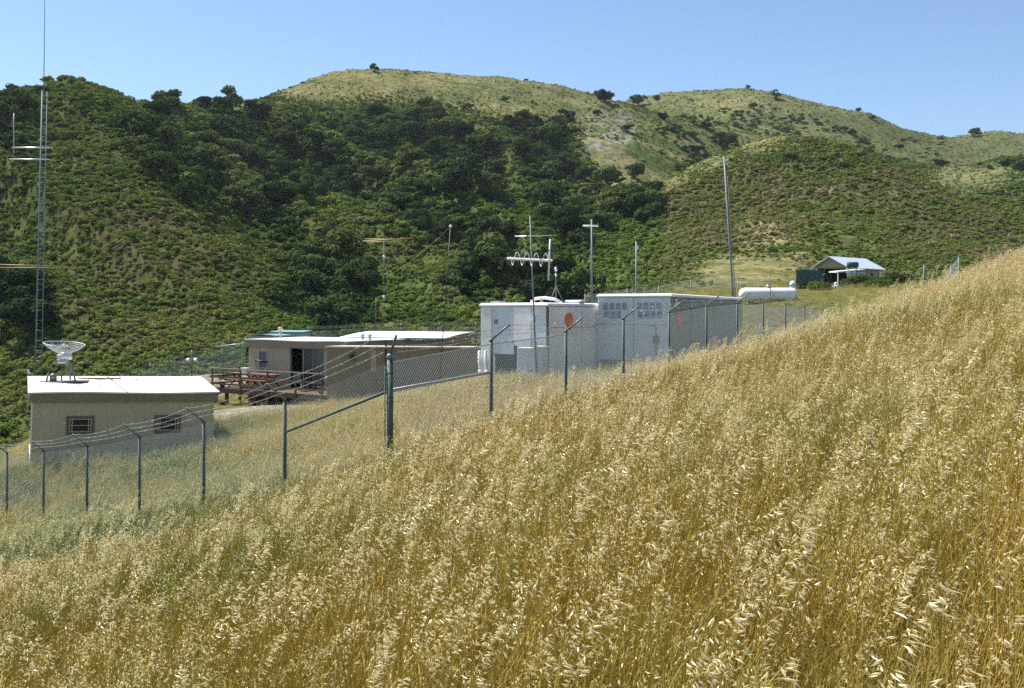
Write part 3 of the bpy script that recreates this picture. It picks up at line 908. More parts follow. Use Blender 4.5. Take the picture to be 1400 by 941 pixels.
m.add([(LX * .5 - .025, -.12, 2.252), (LX * .5 + .025, -.12, 2.252), (LX * .44 + .025, 4.1, 2.556), (LX * .44 - .025, 4.1, 2.556)], [(0, 1, 2, 3)])
m.v = m.v[8:]; m.f = [[0, 1, 2, 3]]; m.sm = [False]; m.mi = [0]
m.build('roof_seam', fascia_m, rf)
for (a, b) in ((1.12, 1.80), (3.88, 4.56)):
    window(tr, a, b, .92, 1.36, 0, brown_fr, galv_lt, glass_d, 2, 1, .09)
m = MB()
for k in range(3): m.box(-.02, .02, .9 + k * .8, 1.6 + k * .8, .75, 1.6)
we = m.build('end_window', glass_b, tr); we['label'] = 'bluish window of the sunlit end wall'
m = MB(); m.box(-.03, 0, -.02, LY * .98, -.12, .0); m.box(-.035, .012, -.012, .0, .0, 1.88); m.build('corner_trim', white_p, tr)
m = MB(); m.box(.15, LX - .15, .15, LY - .15, -1.6, -.001); m.build('skirting', under_shade, tr)  # dark fill painted as the shade below the trailer floor
m = MB()
for i in range(4): m.box(.3 + i * 1.8, .7 + i * 1.8, .02, .14, -1.5, -.005)
m.build('pier_block', under_shade, tr)  # piers coloured near-black as if in shade
m = MB(); m.box(-.5, -.06, 1.6, 2.6, -.55, -.45); m.box(-.5, -.06, 1.9, 2.3, -.85, -.75); m.box(-.45, -.40, 1.65, 2.5, -1.4, -.55)
m.build('entry_step', dark_vent, tr)
m = MB(); m.tube([(-.12, 4.6, 1.2), (-.12, 4.6, 2.6)], .02); m.lathe([(.0, .0), (.05, .02), (.055, .1), (.02, .16), (0, .17)], 8, Matrix.Translation((-.12, 4.6, 2.6)))
m.build('porch_lamp', galv_lt, tr)
TRM = Matrix.Translation(tr.location) @ tr.rotation_euler.to_matrix().to_4x4()

# ---- radar style dish on that roof
dp = TRM @ Vector((1.0, 2.6, 0)); rp = TRM @ Vector((1.0, 2.6, rz(1.0, 2.6) + .05))
ds = thing('dish_antenna', 'wire mesh dish on a blue three legged stand atop the left trailer roof', 'dish antenna', rp, R(15))
m = MB(); m.box(-.75, .8, -.35, .35, .0, .03); m.build('mounting_board', fascia_m, ds)
for an in (200, 320, 75):
    c, s_ = math.cos(R(an)), math.sin(R(an))
    MB().tube([(.56 * c, .56 * s_, .03), (.50 * c, .50 * s_, .3), (.36 * c, .36 * s_, .62), (.2 * c, .2 * s_, .66), (0, 0, .66)], .032, 8).build('leg', steel_b, ds)
m = MB(); m.lathe([(0, .64), (.2, .64), (.2, .7), (.12, .72), (.12, .76), (0, .76)], 16); m.tube([(-.2, 0, .85), (.26, .02, .88)], .11, 12); m.lathe([(0, .76), (.13, .77), (.15, .9), (.09, .98), (.05, 1.02), (0, 1.02)], 14)
m.build('motor_housing', alu, ds)
tilt = Matrix.Translation((0, 0, .98)) @ Matrix.Rotation(R(5), 4, 'Y') @ Matrix.Rotation(R(6), 4, 'X')
m = MB(); RD = .68
def dz(r): return .34 * (r / RD) ** 2
for i in range(30):
    a = 2 * math.pi * i / 30
    m.tube([(r * math.cos(a), r * math.sin(a), dz(r)) for r in (.06, .2, .35, .5, RD)], .0055, 4, M=tilt)
for r in (.12, .2, .28, .36, .44, .51, .57, .63):
    m.tube([(r * math.cos(k * math.pi / 14), r * math.sin(k * math.pi / 14), dz(r)) for k in range(29)], .005, 4, M=tilt)
m.tube([(RD * math.cos(k * math.pi / 16), RD * math.sin(k * math.pi / 16), dz(RD)) for k in range(33)], .016, 6, M=tilt)
dm = m.build('dish', dish_m, ds)
m = MB()
for i in range(3):
    a = i * 2.094; m.tube([(.45 * math.cos(a), .45 * math.sin(a), dz(.45)), (.03 * math.cos(a), .03 * math.sin(a), .31)], .009, 5, M=tilt)
m.lathe([(0, .27), (.05, .27), (.05, .34), (0, .34)], 10, tilt); m.build('feed', alu, dm)
m = MB(); m.lathe([(0, 0), (.12, 0), (.12, .18), (.06, .26), (0, .27)], 12, Matrix.Translation((-.32, -.12, .03))); m.tube([(-.05, -.1, .03), (-.05, -.1, .48)], .03, 6)
m.build('junction_box', galv, ds)
pl = TRM @ Vector((2.2, 3.2, rz(2.2, 3.2) + .06))
m = MB(); m.box(-.75, .75, -.06, .06, 0, .05); ob = m.build('timber_plank', redwood, None); ob.location = pl; ob.rotation_euler = (0, 0, R(5))
tag(ob, 'reddish plank lying on the white roof of the left trailer', 'plank')

# ---- tan building behind the deck
AF = -3.65
ta, o, ex, ey = building('site_office', 'long tan flat roofed building with sliding glass door opening on a timber deck', 'building', 340, 54, AF, R(-39))
footprint(o, ex, ey, -.4, 8.6, -2.2, 3.6)
AW = 7.5
m = MB(); m.box(0, 3.3, 0, .12, 0, 2.0); m.box(5.83, AW, 0, .12, 0, 2.0); m.box(0, .12, .12, 3.6, 0, 2.0); m.box(AW - .12, AW, .12, 3.6, 0, 2.0); m.box(.12, AW - .12, 3.48, 3.6, 0, 2.0)
for xx in (1.95,): m.box(xx, xx + .02, -.006, .0, 0, 2.0)
m.build('wall', tan_w2, ta)
MB().box(.12, AW - .12, .12, 3.48, -.1, 0).build('floor', dark_in, ta)
m = MB(); m.box(3.2, 3.3, 1.2, 1.25, .0, 2); m.box(3.3, 6.2, 2.2, 2.25, 0, 2); m.box(3.5, 3.9, 1.7, 2.15, 0, .7); m.build('interior_partition', dark_in, ta)
m = MB(); m.box(-.12, AW + .1, -.14, 3.72, 2.003, 2.33); m.build('fascia', fascia_m, ta, .01)
def rz2(x, y): return 2.333 + .018 * math.sin(x * 1.1) * math.exp(-abs(y) * .6) + .05 * max(0, y) / 3.7
rfa = roof_sheet(MB(), -.15, AW + .13, -.17, 3.75, rz2).build('roof', roof_w, ta)
window(ta, .88, 1.5, .95, 1.78, 0, galv_lt, None, glass_b, 0, 0, .04)
m = MB()
for a, b in ((3.3, 3.36), (4.22, 4.34), (4.98, 5.06), (5.77, 5.83)): m.box(a, b, .03, .09, .03, 1.96)
m.box(3.3, 5.83, .02, .10, 1.961, 1.999); m.box(3.3, 5.83, .02, .10, .0, .029)
sd = m.build('sliding_door', steel_b, ta)
MB().box(4.341, 4.979, .05, .06, .03, 1.96).build('pane', glass_d, sd); MB().box(5.061, 5.769, .055, .065, .03, 1.96).build('pane', glass_b, sd)
m = MB(); m.tube([(.55, 1.6, 2.36), (.55, 1.6, 2.85)], .05, 8); m.lathe([(.05, 0), (.12, .02), (.14, .09), (.1, .16), (0, .18)], 10, Matrix.Translation((.55, 1.6, 2.82)))
m.build('vent_pipe', tan_w, rfa)
m = MB()
for xx in (6.6, 7.1): m.tube([(xx, 1.8, 2.38), (xx, 1.8, 2.62)], .07, 8); m.lathe([(0, 0), (.11, .0), (.11, .08), (0, .1)], 10, Matrix.Translation((xx, 1.8, 2.6)))
m.build('roof_vent', galv_lt, rfa)
m = MB(); m.box(.1, AW - .1, .1, 3.5, -1.6, -.11); m.build('skirting', under_shade, ta)

# ---- deck with railing
dk = thing('timber_deck', 'raised brown timber deck with post and rail balustrade along the tan building', 'deck', ta.location, R(-39))
X0, X1, Y0 = -.3, 8.1, -1.95
m = MB()
for i in range(14): m.box(X0, X1, Y0 + i * .138, Y0 + i * .138 + .128, -.06, -.02)
m.build('deck_boards', deck_w, dk)
m = MB(); m.box(X0, X1, Y0 - .05, Y0 - .006, -.26, -.015); m.box(X0 - .05, X0 - .003, Y0 - .05, -.02, -.26, -.015); m.build('rim_joist', deck_w, dk)
zr = .98
for i, xx in enumerate((X0 + .06, 2.05, 4.15, 6.2, X1 - .06)):
    MB().box(xx - .05, xx + .05, Y0 - .10, Y0 - .053, -.75, zr - .045).build('railing_post', deck_w, dk)
MB().box(X0 - .10, X0 - .053, -.35, -.25, -.75, zr - .045).build('railing_post', deck_w, dk)
for (a, b, mm) in ((zr - .04, zr, rail_w), (.50, .60, deck_w), (.16, .24, deck_w)):
    m = MB(); m.box(X0 - .1, X1, Y0 - .14, Y0 - .03 if a > .8 else Y0 - .103 + .002, a, b); m.box(X0 - .14, X0 - .03 if a > .8 else X0 - .101, Y0 - .028, -.1, a, b); m.build('railing_board', mm, dk)
for xx in (.4, 2.3, 4.4, 6.3, 7.9):
    MB().box(xx - .07, xx + .07, -1.7, -1.56, -1.7, -.062).build('support_post', deck_w, dk)
m = MB(); m.tube([(.4, -1.6, -1.3), (2.3, -1.6, -.3)], .04, 4); m.tube([(2.3, -1.6, -1.3), (4.4, -1.6, -.3)], .04, 4); m.build('cross_brace', deck_w, dk)
DKM = Matrix.Translation(dk.location) @ Matrix.Rotation(R(-39), 4, 'Z')


def deckpt(x, y, z=-.018): return DKM @ Vector((x, y, z))


def picnic(x, y, label):
    t = thing('picnic_table', label, 'picnic table', deckpt(x, y), R(-39), 'picnic tables on the deck')
    m = MB()
    for k in range(4): m.box(-.8, .8, -.36 + k * .185, -.36 + k * .185 + .17, .70, .74)
    m.build('tabletop', redwood, t)
    for sgn in (-1, 1):
        m = MB(); y0 = sgn * .62; m.box(-.8, .8, y0 - .13, y0 + .13, .42, .46); m.build('bench', redwood, t)
        m = MB()
        m.tube([(sgn * .58, -.55, 0), (sgn * .58, .28, .69)], .04, 4); m.tube([(sgn * .58, .55, 0), (sgn * .58, -.28, .69)], .04, 4); m.box(sgn * .58 - .03, sgn * .58 + .03, -.72, .72, .36, .415)
        m.build('trestle', redwood, t)


picnic(.95, -1.0, 'redwood picnic table at the left end of the deck')
picnic(2.75, -1.05, 'redwood picnic table near the telescope on the deck')
tl = thing('telescope', 'small telescope on a pale tripod standing on the deck', 'telescope', deckpt(1.75, -.55), 0)
for a in (90, 210, 330):
    MB().tube([(.36 * math.cos(R(a)), .36 * math.sin(R(a)), 0), (0, 0, 1.2)], .018, 5, .025).build('leg', steel_b, tl)
m = MB(); m.tube([(-.3, 0, 1.36), (.3, 0, 1.28)], .05, 8); m.tube([(0, 0, 1.18), (0, 0, 1.32)], .03, 6); m.build('tube', black_m, tl)
ch = thing('garden_chair', 'pale green garden chair on the deck by the sliding door', 'chair', deckpt(5.25, -.9), R(60))
MB().box(-.24, .24, -.24, .24, .40, .44).build('seat', green_pl, ch, .01); MB().box(-.24, .24, .22, .26, .45, .85).build('backrest', green_pl, ch, .01)
for a in (-.2, .2):
    for b in (-.2, .2): MB().tube([(a, b, 0), (a, b, .4)], .014, 6).build('leg', alu, ch)
cb = thing('white_cooler', 'white lidded cooler standing on a picnic table by the wall', 'cooler', deckpt(1.1, -1.0, .725), R(-39))
MB().box(-.22, .22, -.14, .14, 0, .2).build('body', white_p, cb, .02); MB().box(-.23, .23, -.15, .15, .203, .25).build('lid', box_w, cb, .015)
st = thing('timber_ramp', 'pale timber ramp leading up to the left end of the deck', 'ramp', deckpt(-.42, -1.2, 0), R(-39))
m = MB(); m.add([(0, -.5, -.02), (0, .5, -.02), (-2.4, .5, -.9), (-2.4, -.5, -.9), (0, -.5, -.10), (0, .5, -.10), (-2.4, .5, -.98), (-2.4, -.5, -.98)], [(0, 1, 2, 3), (7, 6, 5, 4), (0, 4, 5, 1), (1, 5, 6, 2), (2, 6, 7, 3), (3, 7, 4, 0)])
m.build('ramp_boards', rail_w, st)
m = MB(); m.box(-1.25, -1.15, -.4, -.3, -1.2, -.56); m.box(-1.25, -1.15, .3, .4, -1.2, -.56); m.build('ramp_leg', deck_w, st)
bn = thing('leaning_timbers', 'stack of brown timbers leaning against the left end of the tan building', 'timber stack', TRM.inverted().inverted() @ Vector((0, 0, 0)), 0)
bn.location = deckpt(-.32, .55, -.2); bn.rotation_euler = (0, 0, R(-39))
m = MB()
for k in range(5): m.tube([(-.75 - .03 * k, k * .17, 0), (-.05, k * .17 + .02, 1.15 + .06 * (k % 2))], .055, 4)
m.build('timbers', deck_w, bn)
m = MB(); m.box(-.6, .1, -.1, .9, 1.2, 1.27); m.build('top_board', rail_w, bn)
for k, (xx, yy) in enumerate(((.2, -1.75), (6.9, -1.1), (7.3, -.8))):
    t = thing('flower_pot', ('clay pot by the left deck railing', 'small pot with a plant at the right end of the deck', 'second small pot behind the other near the deck door')[k], 'pot', deckpt(xx, yy), 0, 'pots on the deck')
    m = MB(); m.lathe([(0, 0), (.11, 0), (.16, .26), (.18, .26), (.18, .3), (.15, .3), (.14, .26), (0, .25)], 12); m.build('pot', redwood, t)
    m = MB(); leaf_blob(m, (0, 0, .42), .16, 60, .05); m.build('plant', oak_m, t)

# ---- lower extension with round window
eb, o, ex, ey = building('low_trailer', 'low tan trailer with a small round window behind the near fence corner', 'trailer', 447, 47.0, -4.04, R(-10))
footprint(o, ex, ey, 0, 7.6, 0, 2.2)
EW = 7.5
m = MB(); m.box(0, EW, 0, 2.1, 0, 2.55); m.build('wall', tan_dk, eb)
m = MB(); m.lathe([(.13, 0), (.2, 0), (.2, .05), (.13, .05)], 20, Matrix.Translation((1.22, -.05, 2.15)) @ Matrix.Rotation(R(-90), 4, 'X'), smooth=False); rw = m.build('round_window', brown_fr, eb)
m = MB(); m.lathe([(0, 0), (.129, 0), (.129, .02), (0, .02)], 20, Matrix.Translation((1.22, -.03, 2.15)) @ Matrix.Rotation(R(-90), 4, 'X'), smooth=False); m.build('pane', glass_d, rw)
MB().box(2.05, 2.3, -.02, .0, 1.5, 2.45).build('wall_panel', tan_w2, eb)
m = MB(); m.box(2.72, 2.78, -.06, -.01, .6, 2.9); m.build('conduit', black_m, eb)
m = MB(); roof_sheet(m, -.06, EW + .1, -.15, 2.25, lambda x, y: 2.553 - .03 * y / 3, .06); m.build('roof', roof_dirty, eb)
m = MB(); m.box(2.6, 6.0, .5, .56, 2.63, 2.70); m.box(3.2, 6.9, .9, .96, 2.63, 2.71); m.build('roof_timber', deck_w, eb)
m = MB(); m.box(.1, EW - .1, .1, 2.0, -1, -.001); m.build('skirting', under_shade, eb)

# ---- far trailer with bright curved roof
fb, o, ex, ey = building('far_trailer', 'tan trailer with wide bright white curved roof behind the deck building', 'trailer', 469, 56, -3.72, R(-25))
FW, FD = 6.1, 3.1
m = MB(); m.box(0, FW, 0, FD, 0, 2.45); m.build('wall', tan_br, fb)
def rz3(x, y): return 2.46 + .26 * math.sin(min(1, max(0, y / FD)) * math.pi / 2)
m = MB(); 
vs = [(FW + .02, 0, 2.452)] + [(FW + .02, FD * k / 8, rz3(0, FD * k / 8)) for k in range(9)] + [(FW + .02, FD, 2.452)]
m.add(vs, [tuple(range(len(vs)))]); m.build('end_gable', tan_br, fb)
roof_sheet(MB(), -.15, FW + .15, -.15, FD + .15, rz3, .06).build('roof', roof_w, fb)
m = MB(); m.box(.1, FW - .1, .1, FD - .1, -1.4, -.002); m.build('skirting', under_shade, fb)

# ---- two little sheds behind
for (pxx, d, zt, w, dep, h, ang, lab) in ((341, 60.5, -1.15, 1.75, 1.6, 2.5, -18, 'pale metal shed with domed teal roof behind the left end of the tan building'), (371, 63, -.98, 1.95, 1.5, 2.6, -6, 'taller pale shed with flat teal roof, second from the left behind the tan building')):
    t, o, ex, ey = building('metal_shed', lab, 'shed', pxx, d, zt - h, R(ang), 'metal sheds behind the tan building')
    m = MB(); m.box(0, w, 0, dep, -.8, h - .12)
    for k in range(int(w / .2)): m.box(k * .2 + .05, k * .2 + .09, -.012, .0, -.8, h - .13)
    m.build('wall', palegrn, t)
    m = MB(); roof_sheet(m, -.08, w + .08, -.1, dep + .1, lambda x, y: h - .118 + (.07 * math.sin(max(0, min(1, x / w)) * math.pi) if w < 1.8 else .04 * y), .06); m.build('roof', teal_m, t)

# ---- white equipment shelters
WB = R(-38)
lb = thing('equipment_shelter', 'white box shelter with rounded roof and a dark louvre, pipes at its left corner', 'shelter', (0, 0, 0))
cx, cy, cz = 1.214, 35.5, -2.18
lb.location = (cx, cy, cz); lb.rotation_euler = (0, 0, R(-37.7))      # local -x goes left-back, +y goes right-back
BL, BW, BH = 2.95, 3.15, 2.46
P_ = [Vector((cx, cy, 0)) + Matrix.Rotation(R(-37.7), 3, 'Z') @ Vector(q) for q in ((-BL - .3, -.2, 0), (.2, -.2, 0), (.2, BW + .2, 0), (-BL - .3, BW + .2, 0))]
BLOCK.append([(p.x, p.y) for p in P_])
m = MB(); m.box(-BL, -.03, 0, BW, 0, BH); m.build('body', box_w, lb, .03)
m = MB(); m.box(-.028, .0, .03, BW, .0, BH - .02); bs = m.build('side_wall', box_warm, lb); bs['label'] = 'white side wall with grazing sun put into its colour, carrying an orange placard'  # paler than the body: sunlight on this face is in the colour
def rounded_roof(mb, x0, x1, y0, y1, z, r=.12):
    pr = []
    for (dx, zz) in ((0, 0), (0, r * .4), (r * .25, r * .75), (r * .7, r * .97), (r * 1.3, r)):
        pr.append((x0 + dx, x1 - dx, y0 + dx, y1 - dx, z + zz))
    vs = []; fs = []
    for (a, b, c, d, zz) in pr: vs += [(a, c, zz), (b, c, zz), (b, d, zz), (a, d, zz)]
    for i in range(len(pr) - 1):
        for k in range(4): k2 = (k + 1) % 4; fs.append((i * 4 + k, i * 4 + k2, i * 4 + 4 + k2, i * 4 + 4 + k))
    fs.append(tuple(len(vs) - 4 + k for k in range(4))); fs.append((3, 2, 1, 0))
    mb.add(vs, fs, False); return mb
rounded_roof(MB(), -BL - .04, .03, -.04, BW + .03, BH + .003).build('roof', white_p, lb)
m = MB(); m.box(-BL + .04, -BL + .5, -.025, -.002, .02, BH - .03); m.build('corner_panel', white_p, lb)
m = MB(); m.box(-1.42, -.72, -.03, -.002, .03, BH - .03); q = m.build('door_panel', box_warm, lb); q['label'] = 'faintly yellowed flat door panel'
m = MB()
m.box(-2.32, -1.42, -.05, -.003, .12, .135); m.box(-2.32, -1.42, -.05, -.003, .77, .79)
for k in range(12): m.add([(-2.3, -.05, .14 + k * .052), (-1.44, -.05, .14 + k * .052), (-1.44, -.01, .18 + k * .052), (-2.3, -.01, .18 + k * .052)], [(0, 1, 2, 3)])
m.box(-2.3, -1.44, -.009, -.003, .14, .77)
m.build('louvre', dark_vent, lb)
m = MB(); m.box(-1.36, -1.30, -.12, -.032, .05, 1.1); m.build('conduit', dark_vent, lb)
m = MB()
for xx in (-2.88, -2.6): m.tube([(xx, -.14, .9), (xx, -.14, .45), (xx + .04, -.16, .3), (xx + .1, -.2, .22)], .06, 8); m.tube([(xx + .1, -.2, .22), (xx + .1, -.22, .05)], .085, 8)
m.build('white_pipe', white_p, lb)
m = MB(); m.box(-2.32, -2.18, -.03, -.003, 1.85, 2.0); m.box(-1.5, -1.4, -.03, -.003, 1.2, 1.27); m.build('fixture', galv, lb)
m = MB(); m.box(-.62, -.52, -.12, -.032, 1.95, 2.15); m.build('door_lamp', white_p, lb)
def placard(par, M):
    v = []
    n = 8
    for k in (0, 1):
        for i in range(n):
            a = 2 * math.pi * (i + .5) / n; v.append((.27 * math.cos(a) * (1 if i % 2 else .93), -.008 * k, .27 * math.sin(a)))
    f = [tuple(range(n)), tuple(reversed(range(n, 2 * n)))] + [(i, (i + 1) % n, n + (i + 1) % n, n + i) for i in range(n)]
    MB().add(v, f, False, 0, M).box(-.06, .10, -.0075, -.0005, -.34, -.24, M).build('warning_placard', orange_m, par)['label'] = 'round faded orange placard without readable text'
MB().box(-.06, .012, -.012, .045, .0, BH - .02).build('corner_trim', green_post, lb)
placard(lb, Matrix.Translation((.012, 1.25, 1.98)) @ Matrix.Rotation(R(90), 4, 'Z'))
MB().box(.002, .012, 1.05, 1.55, 1.15, 1.55).build('patch_panel', box_w, lb)
m = MB(); m.box(.002, .02, 1.0, 1.5, .55, 1.5); m.build('access_door', box_warm, lb)
# things on and beside it
m = MB(); m.box(.003, .010, .02, 3.1, 1.72, 1.73); m.box(.003, .010, 2.05, 2.062, .05, BH - .05); m.box(.003, .03, .05, 3.1, .02, .12); m.build('panel_seam', galv, lb)
cbx = thing('equipment_cabinet', 'waist high pale cabinet with bright lid standing in front of the left white shelter', 'cabinet', Vector((cx, cy, cz)) + Matrix.Rotation(R(-37.7), 3, 'Z') @ Vector((-.2, -.6, .05)), R(-25))
MB().box(-.45, .45, -.25, .3, -.02, 1.02).build('body', box_w, cbx, .02); MB().box(.12, .47, -.27, .32, 1.023, 1.07).build('lid', white_p, cbx); MB().box(-.02, .12, -.275, -.253, .22, .28).build('latch', dark_vent, cbx)
MB().box(-.45, .45, -.2, .25, -.6, -.021).build('plinth', block_m, cbx)
rp = Vector((cx, cy, cz + BH + .13)) + Matrix.Rotation(R(-37.7), 3, 'Z') @ Vector((-.9, .9, 0))
ru = thing('roof_duct', 'white bent duct and hose lying on the left shelter roof', 'duct', rp, R(-20))
MB().tube([(-.35, 0, .03), (-.25, 0, .14), (.1, .02, .17), (.45, .05, .12), (.7, .1, .0)], .055, 8).build('hose', white_p, ru); MB().box(-.4, -.3, -.1, .1, 0, .1).build('base', white_p, ru); MB().box(-.06, .02, -.05, .05, .0, .1).build('clamp', yellow_rod, ru)
rp = Vector((cx, cy, cz + BH + .13)) + Matrix.Rotation(R(-37.7), 3, 'Z') @ Vector((-2.55, .5, 0))
rv = thing('roof_hatch', 'small grey hatch on the left end of the left shelter roof', 'hatch', rp, R(-37.7)); MB().box(-.2, .2, -.2, .2, 0, .06).build('hatch_lid', galv_lt, rv, .01); MB().box(-.17, .17, -.17, .17, -.05, 0).build('kerb', galv, rv)
rp = Vector((cx, cy, cz + BH + .13)) + Matrix.Rotation(R(-37.7), 3, 'Z') @ Vector((-.3, 2.1, 0))
rv = thing('roof_vent', 'low white vent on the left shelter roof just left of the taller shelter', 'roof vent', rp, R(-37.7)); MB().box(-.35, .35, -.15, .15, .03, .1).build('cowl', white_p, rv, .02); MB().box(-.2, .2, -.1, .1, -.03, .03).build('base', box_w, rv)

rb = thing('long_shelter', 'long taller white shelter with two grids of grey vent squares on its front', 'shelter', (5.55, 36.5, -1.75), R(-25.8))
RW, RL, RH = 2.75, 10.4, 2.36
P_ = [Vector((5.55, 36.5, 0)) + Matrix.Rotation(R(-25.8), 3, 'Z') @ Vector(q) for q in ((-RW - .2, -.2, 0), (.2, -.2, 0), (.2, RL + .2, 0), (-RW - .2, RL + .2, 0))]
BLOCK.append([(p.x, p.y) for p in P_])
MB().box(-RW, -.03, 0, RL, 0, RH).build('body', box_w, rb, .05)
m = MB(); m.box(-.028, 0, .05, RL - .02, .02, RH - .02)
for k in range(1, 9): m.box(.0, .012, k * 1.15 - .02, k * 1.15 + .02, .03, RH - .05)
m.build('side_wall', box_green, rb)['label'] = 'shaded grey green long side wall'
rounded_roof(MB(), -RW - .04, .04, -.04, RL + .04, RH + .003).build('roof', white_p, rb)
for gx in (-2.52, -1.25):
    m = MB()
    for r_ in range(2):
        for c_ in range(4):
            if gx < -2 and r_ == 0 and c_ == 3: continue
            x_ = gx + c_ * .235 + (.03 if r_ == 0 else 0); z_ = RH - .62 + r_ * .30
            m.box(x_, x_ + .17, -.012, -.002, z_ - .12, z_ + .12)
    m.build('vent_grid', grey_vent, rb)
m = MB(); m.box(-1.385, -1.37, -.008, -.001, .05, RH - .04); m.box(-RW + .05, -.08, -.008, -.001, RH - .98, RH - .968); m.box(-RW + .06, -.08, -.02, -.001, .02, .14)
m.build('panel_seam', galv, rb)
m = MB(); m.tube([(-.55, -.03, .1), (-.55, -.03, RH - 1.05), (-.72, -.03, RH - 1.0)], .016, 6); m.box(-.66, -.46, -.07, -.009, .75, 1.0); m.build('conduit', galv, rb)
placard(rb, Matrix.Translation((.014, .95, 1.55)) @ Matrix.Rotation(R(90), 4, 'Z'))
m = MB(); m.box(.002, .03, 5.5, 6.0, 1.75, 2.05); m.build('side_window', glass_d, rb)
m = MB(); m.box(.002, .02, 2.5, 3.5, .1, 2.05); m.build('side_door', box_green, rb)
MB().box(.012, .05, .4, .55, 2.0, 2.3).build('side_lamp', white_p, rb)
MB().box(-RW + .1, -.1, .1, RL - .1, -1.2, -.001).build('skirting', under_shade, rb)  # dark fill in place of the shade below the shelter
MB().box(-BL + .15, -.15, .15, BW - .15, -1.0, -.001).build('skirting', under_shade, lb)  # same painted shade below the left shelter

# ---- gas tank
p = at(1010, 403, 61); L_ = 3.42; rr = .40
tk = thing('gas_tank', 'long white cylindrical gas tank lying on saddles right of the shelters', 'tank', (p.x, p.y, p.z), R(0))
m = MB(); prof = [(0, -.0)]
M_ = Matrix.Rotation(R(90), 4, 'Y')
pr = [(0, 0), (rr * .5, .04), (rr * .8, .12), (rr * .95, .22), (rr, .34), (rr, L_ - .34), (rr * .95, L_ - .22), (rr * .8, L_ - .12), (rr * .5, L_ - .04), (0, L_)]
m.lathe(pr, 28, M_); m.build('vessel', white_p, tk)
for xx in (.7, L_ - .8): MB().box(xx - .12, xx + .12, -.35, .35, -1.3, -.36).build('saddle', block_m, tk)
m = MB(); m.lathe([(0, .42), (.12, .42), (.12, .52), (.06, .58), (0, .58)], 12, Matrix.Translation((L_ * .5, 0, 0))); m.build('valve_dome', galv_lt, tk)
m = MB(); m.tube([(L_ * .5, -.1, .5), (L_ * .5, -.5, .5), (L_ * .5, -.55, .1), (L_ * .5, -.55, -1.2)], .02, 6); m.build('fill_pipe', galv, tk)
p2 = at(1084, 388, 66); dm_ = thing('white_drum', 'small white domed drum just above the right end of the gas tank', 'drum', (p2.x, p2.y, p2.z), 0)
m = MB(); m.lathe([(0, -.9), (.2, -.9), (.2, -.05), (.2, .02), (.15, .12), (.07, .17), (0, .18)], 14); m.build('body', white_p, dm_); MB().lathe([(.205, -.12), (.215, -.12), (.215, -.07), (.205, -.07)], 14).build('band', galv, dm_)

# ---- gabled shed far right
sh = thing('gabled_shed', 'small tan shed with pale metal gable roof and open front, on the rise at right', 'shed', (28.06, 88, 1.95), 0)
SA = math.atan2(.66, .75)
sh.rotation_euler = (0, 0, SA)      # local +x along the ridge going back-right, +y to the left-back
SL, SW, SE, SR = 6.0, 3.3, 2.05, 2.95
m = MB(); m.box(.5, SL - .15, .15, .27, 0, SE); m.box(.5, SL - .15, SW - .27, SW - .15, 0, SE); m.box(SL - .27, SL - .15, .27, SW - .27, 0, SE)
m.build('wall', tan_w2, sh)
m = MB(); m.add([(.35, .1, SE - .02), (.35, SW - .1, SE - .02), (.35, SW / 2, SR - .02), (.42, .1, SE - .02), (.42, SW - .1, SE - .02), (.42, SW / 2, SR - .02)], [(0, 1, 2), (5, 4, 3), (0, 3, 4, 1)])
m.build('gable_panel', tan_w2, sh)
m = MB()
def slope(y0, z0, y1, z1): m.add([(0, y0, z0), (SL, y0, z0), (SL, y1, z1), (0, y1, z1), (0, y0, z0 + .06), (SL, y0, z0 + .06), (SL, y1, z1 + .06), (0, y1, z1 + .06)], [(3, 2, 1, 0), (4, 5, 6, 7), (0, 1, 5, 4), (1, 2, 6, 5), (2, 3, 7, 6), (3, 0, 4, 7)])
slope(-.25, SE - .12, SW / 2, SR); slope(SW / 2 + .001, SR, SW + .25, SE - .12)
m.build('roof', metal_roof, sh)
MB().box(1.2, 1.25, .3, SW - .3, 0, SE - .1).build('inner_wall', dark_in, sh)
for yy in (.2, SW - .2): MB().box(.36, .48, yy - .06, yy + .06, -.3, SE - .03).build('post', white_p, sh)
MB().box(4.2, 4.6, .12, .148, .5, 1.6).build('side_door', dark_vent, sh)
MB().box(SL - .5, SL - .2, .08, .148, -.4, SE - .2).build('corner_board', white_p, sh)
MB().box(.4, SL, .0, SW, -1.2, -.001).build('base', block_m, sh)
lt = thing('lean_to', 'low lean-to with white edged roof and green side in front of the gabled shed', 'lean-to', at(1145, 398, 85.5), R(8))
m = MB(); m.add([(0, 0, 1.50), (2.4, 0, 1.72), (2.4, 1.6, 1.78), (0, 1.6, 1.56), (0, 0, 1.60), (2.4, 0, 1.82), (2.4, 1.6, 1.88), (0, 1.6, 1.66)], [(3, 2, 1, 0), (4, 5, 6, 7), (0, 1, 5, 4), (1, 2, 6, 5), (2, 3, 7, 6), (3, 0, 4, 7)]); m.build('roof', white_p, lt)
MB().box(.85, 2.3, .05, .1, 0, 1.55).build('side_panel', palegrn, lt); MB().box(.1, 2.2, 1.4, 1.45, 0, 1.5).build('back_panel', dark_in, lt)
for xx in (.05, 2.3): MB().box(xx, xx + .07, .04, .11, -.3, 1.52).build('post', white_p, lt)
wt = thing('water_tank', 'dark green barrel tank raised on a stand in front of the metal roof', 'tank', at(1158, 372, 84.2), R(5))
MB().lathe([(0, 0), (.2, .02), (.24, .07), (.24, .83), (.2, .88), (0, .9)], 18, Matrix.Translation((0.02, 0, .58)) @ Matrix.Rotation(R(90), 4, 'Y')).build('barrel', greenpan, wt)
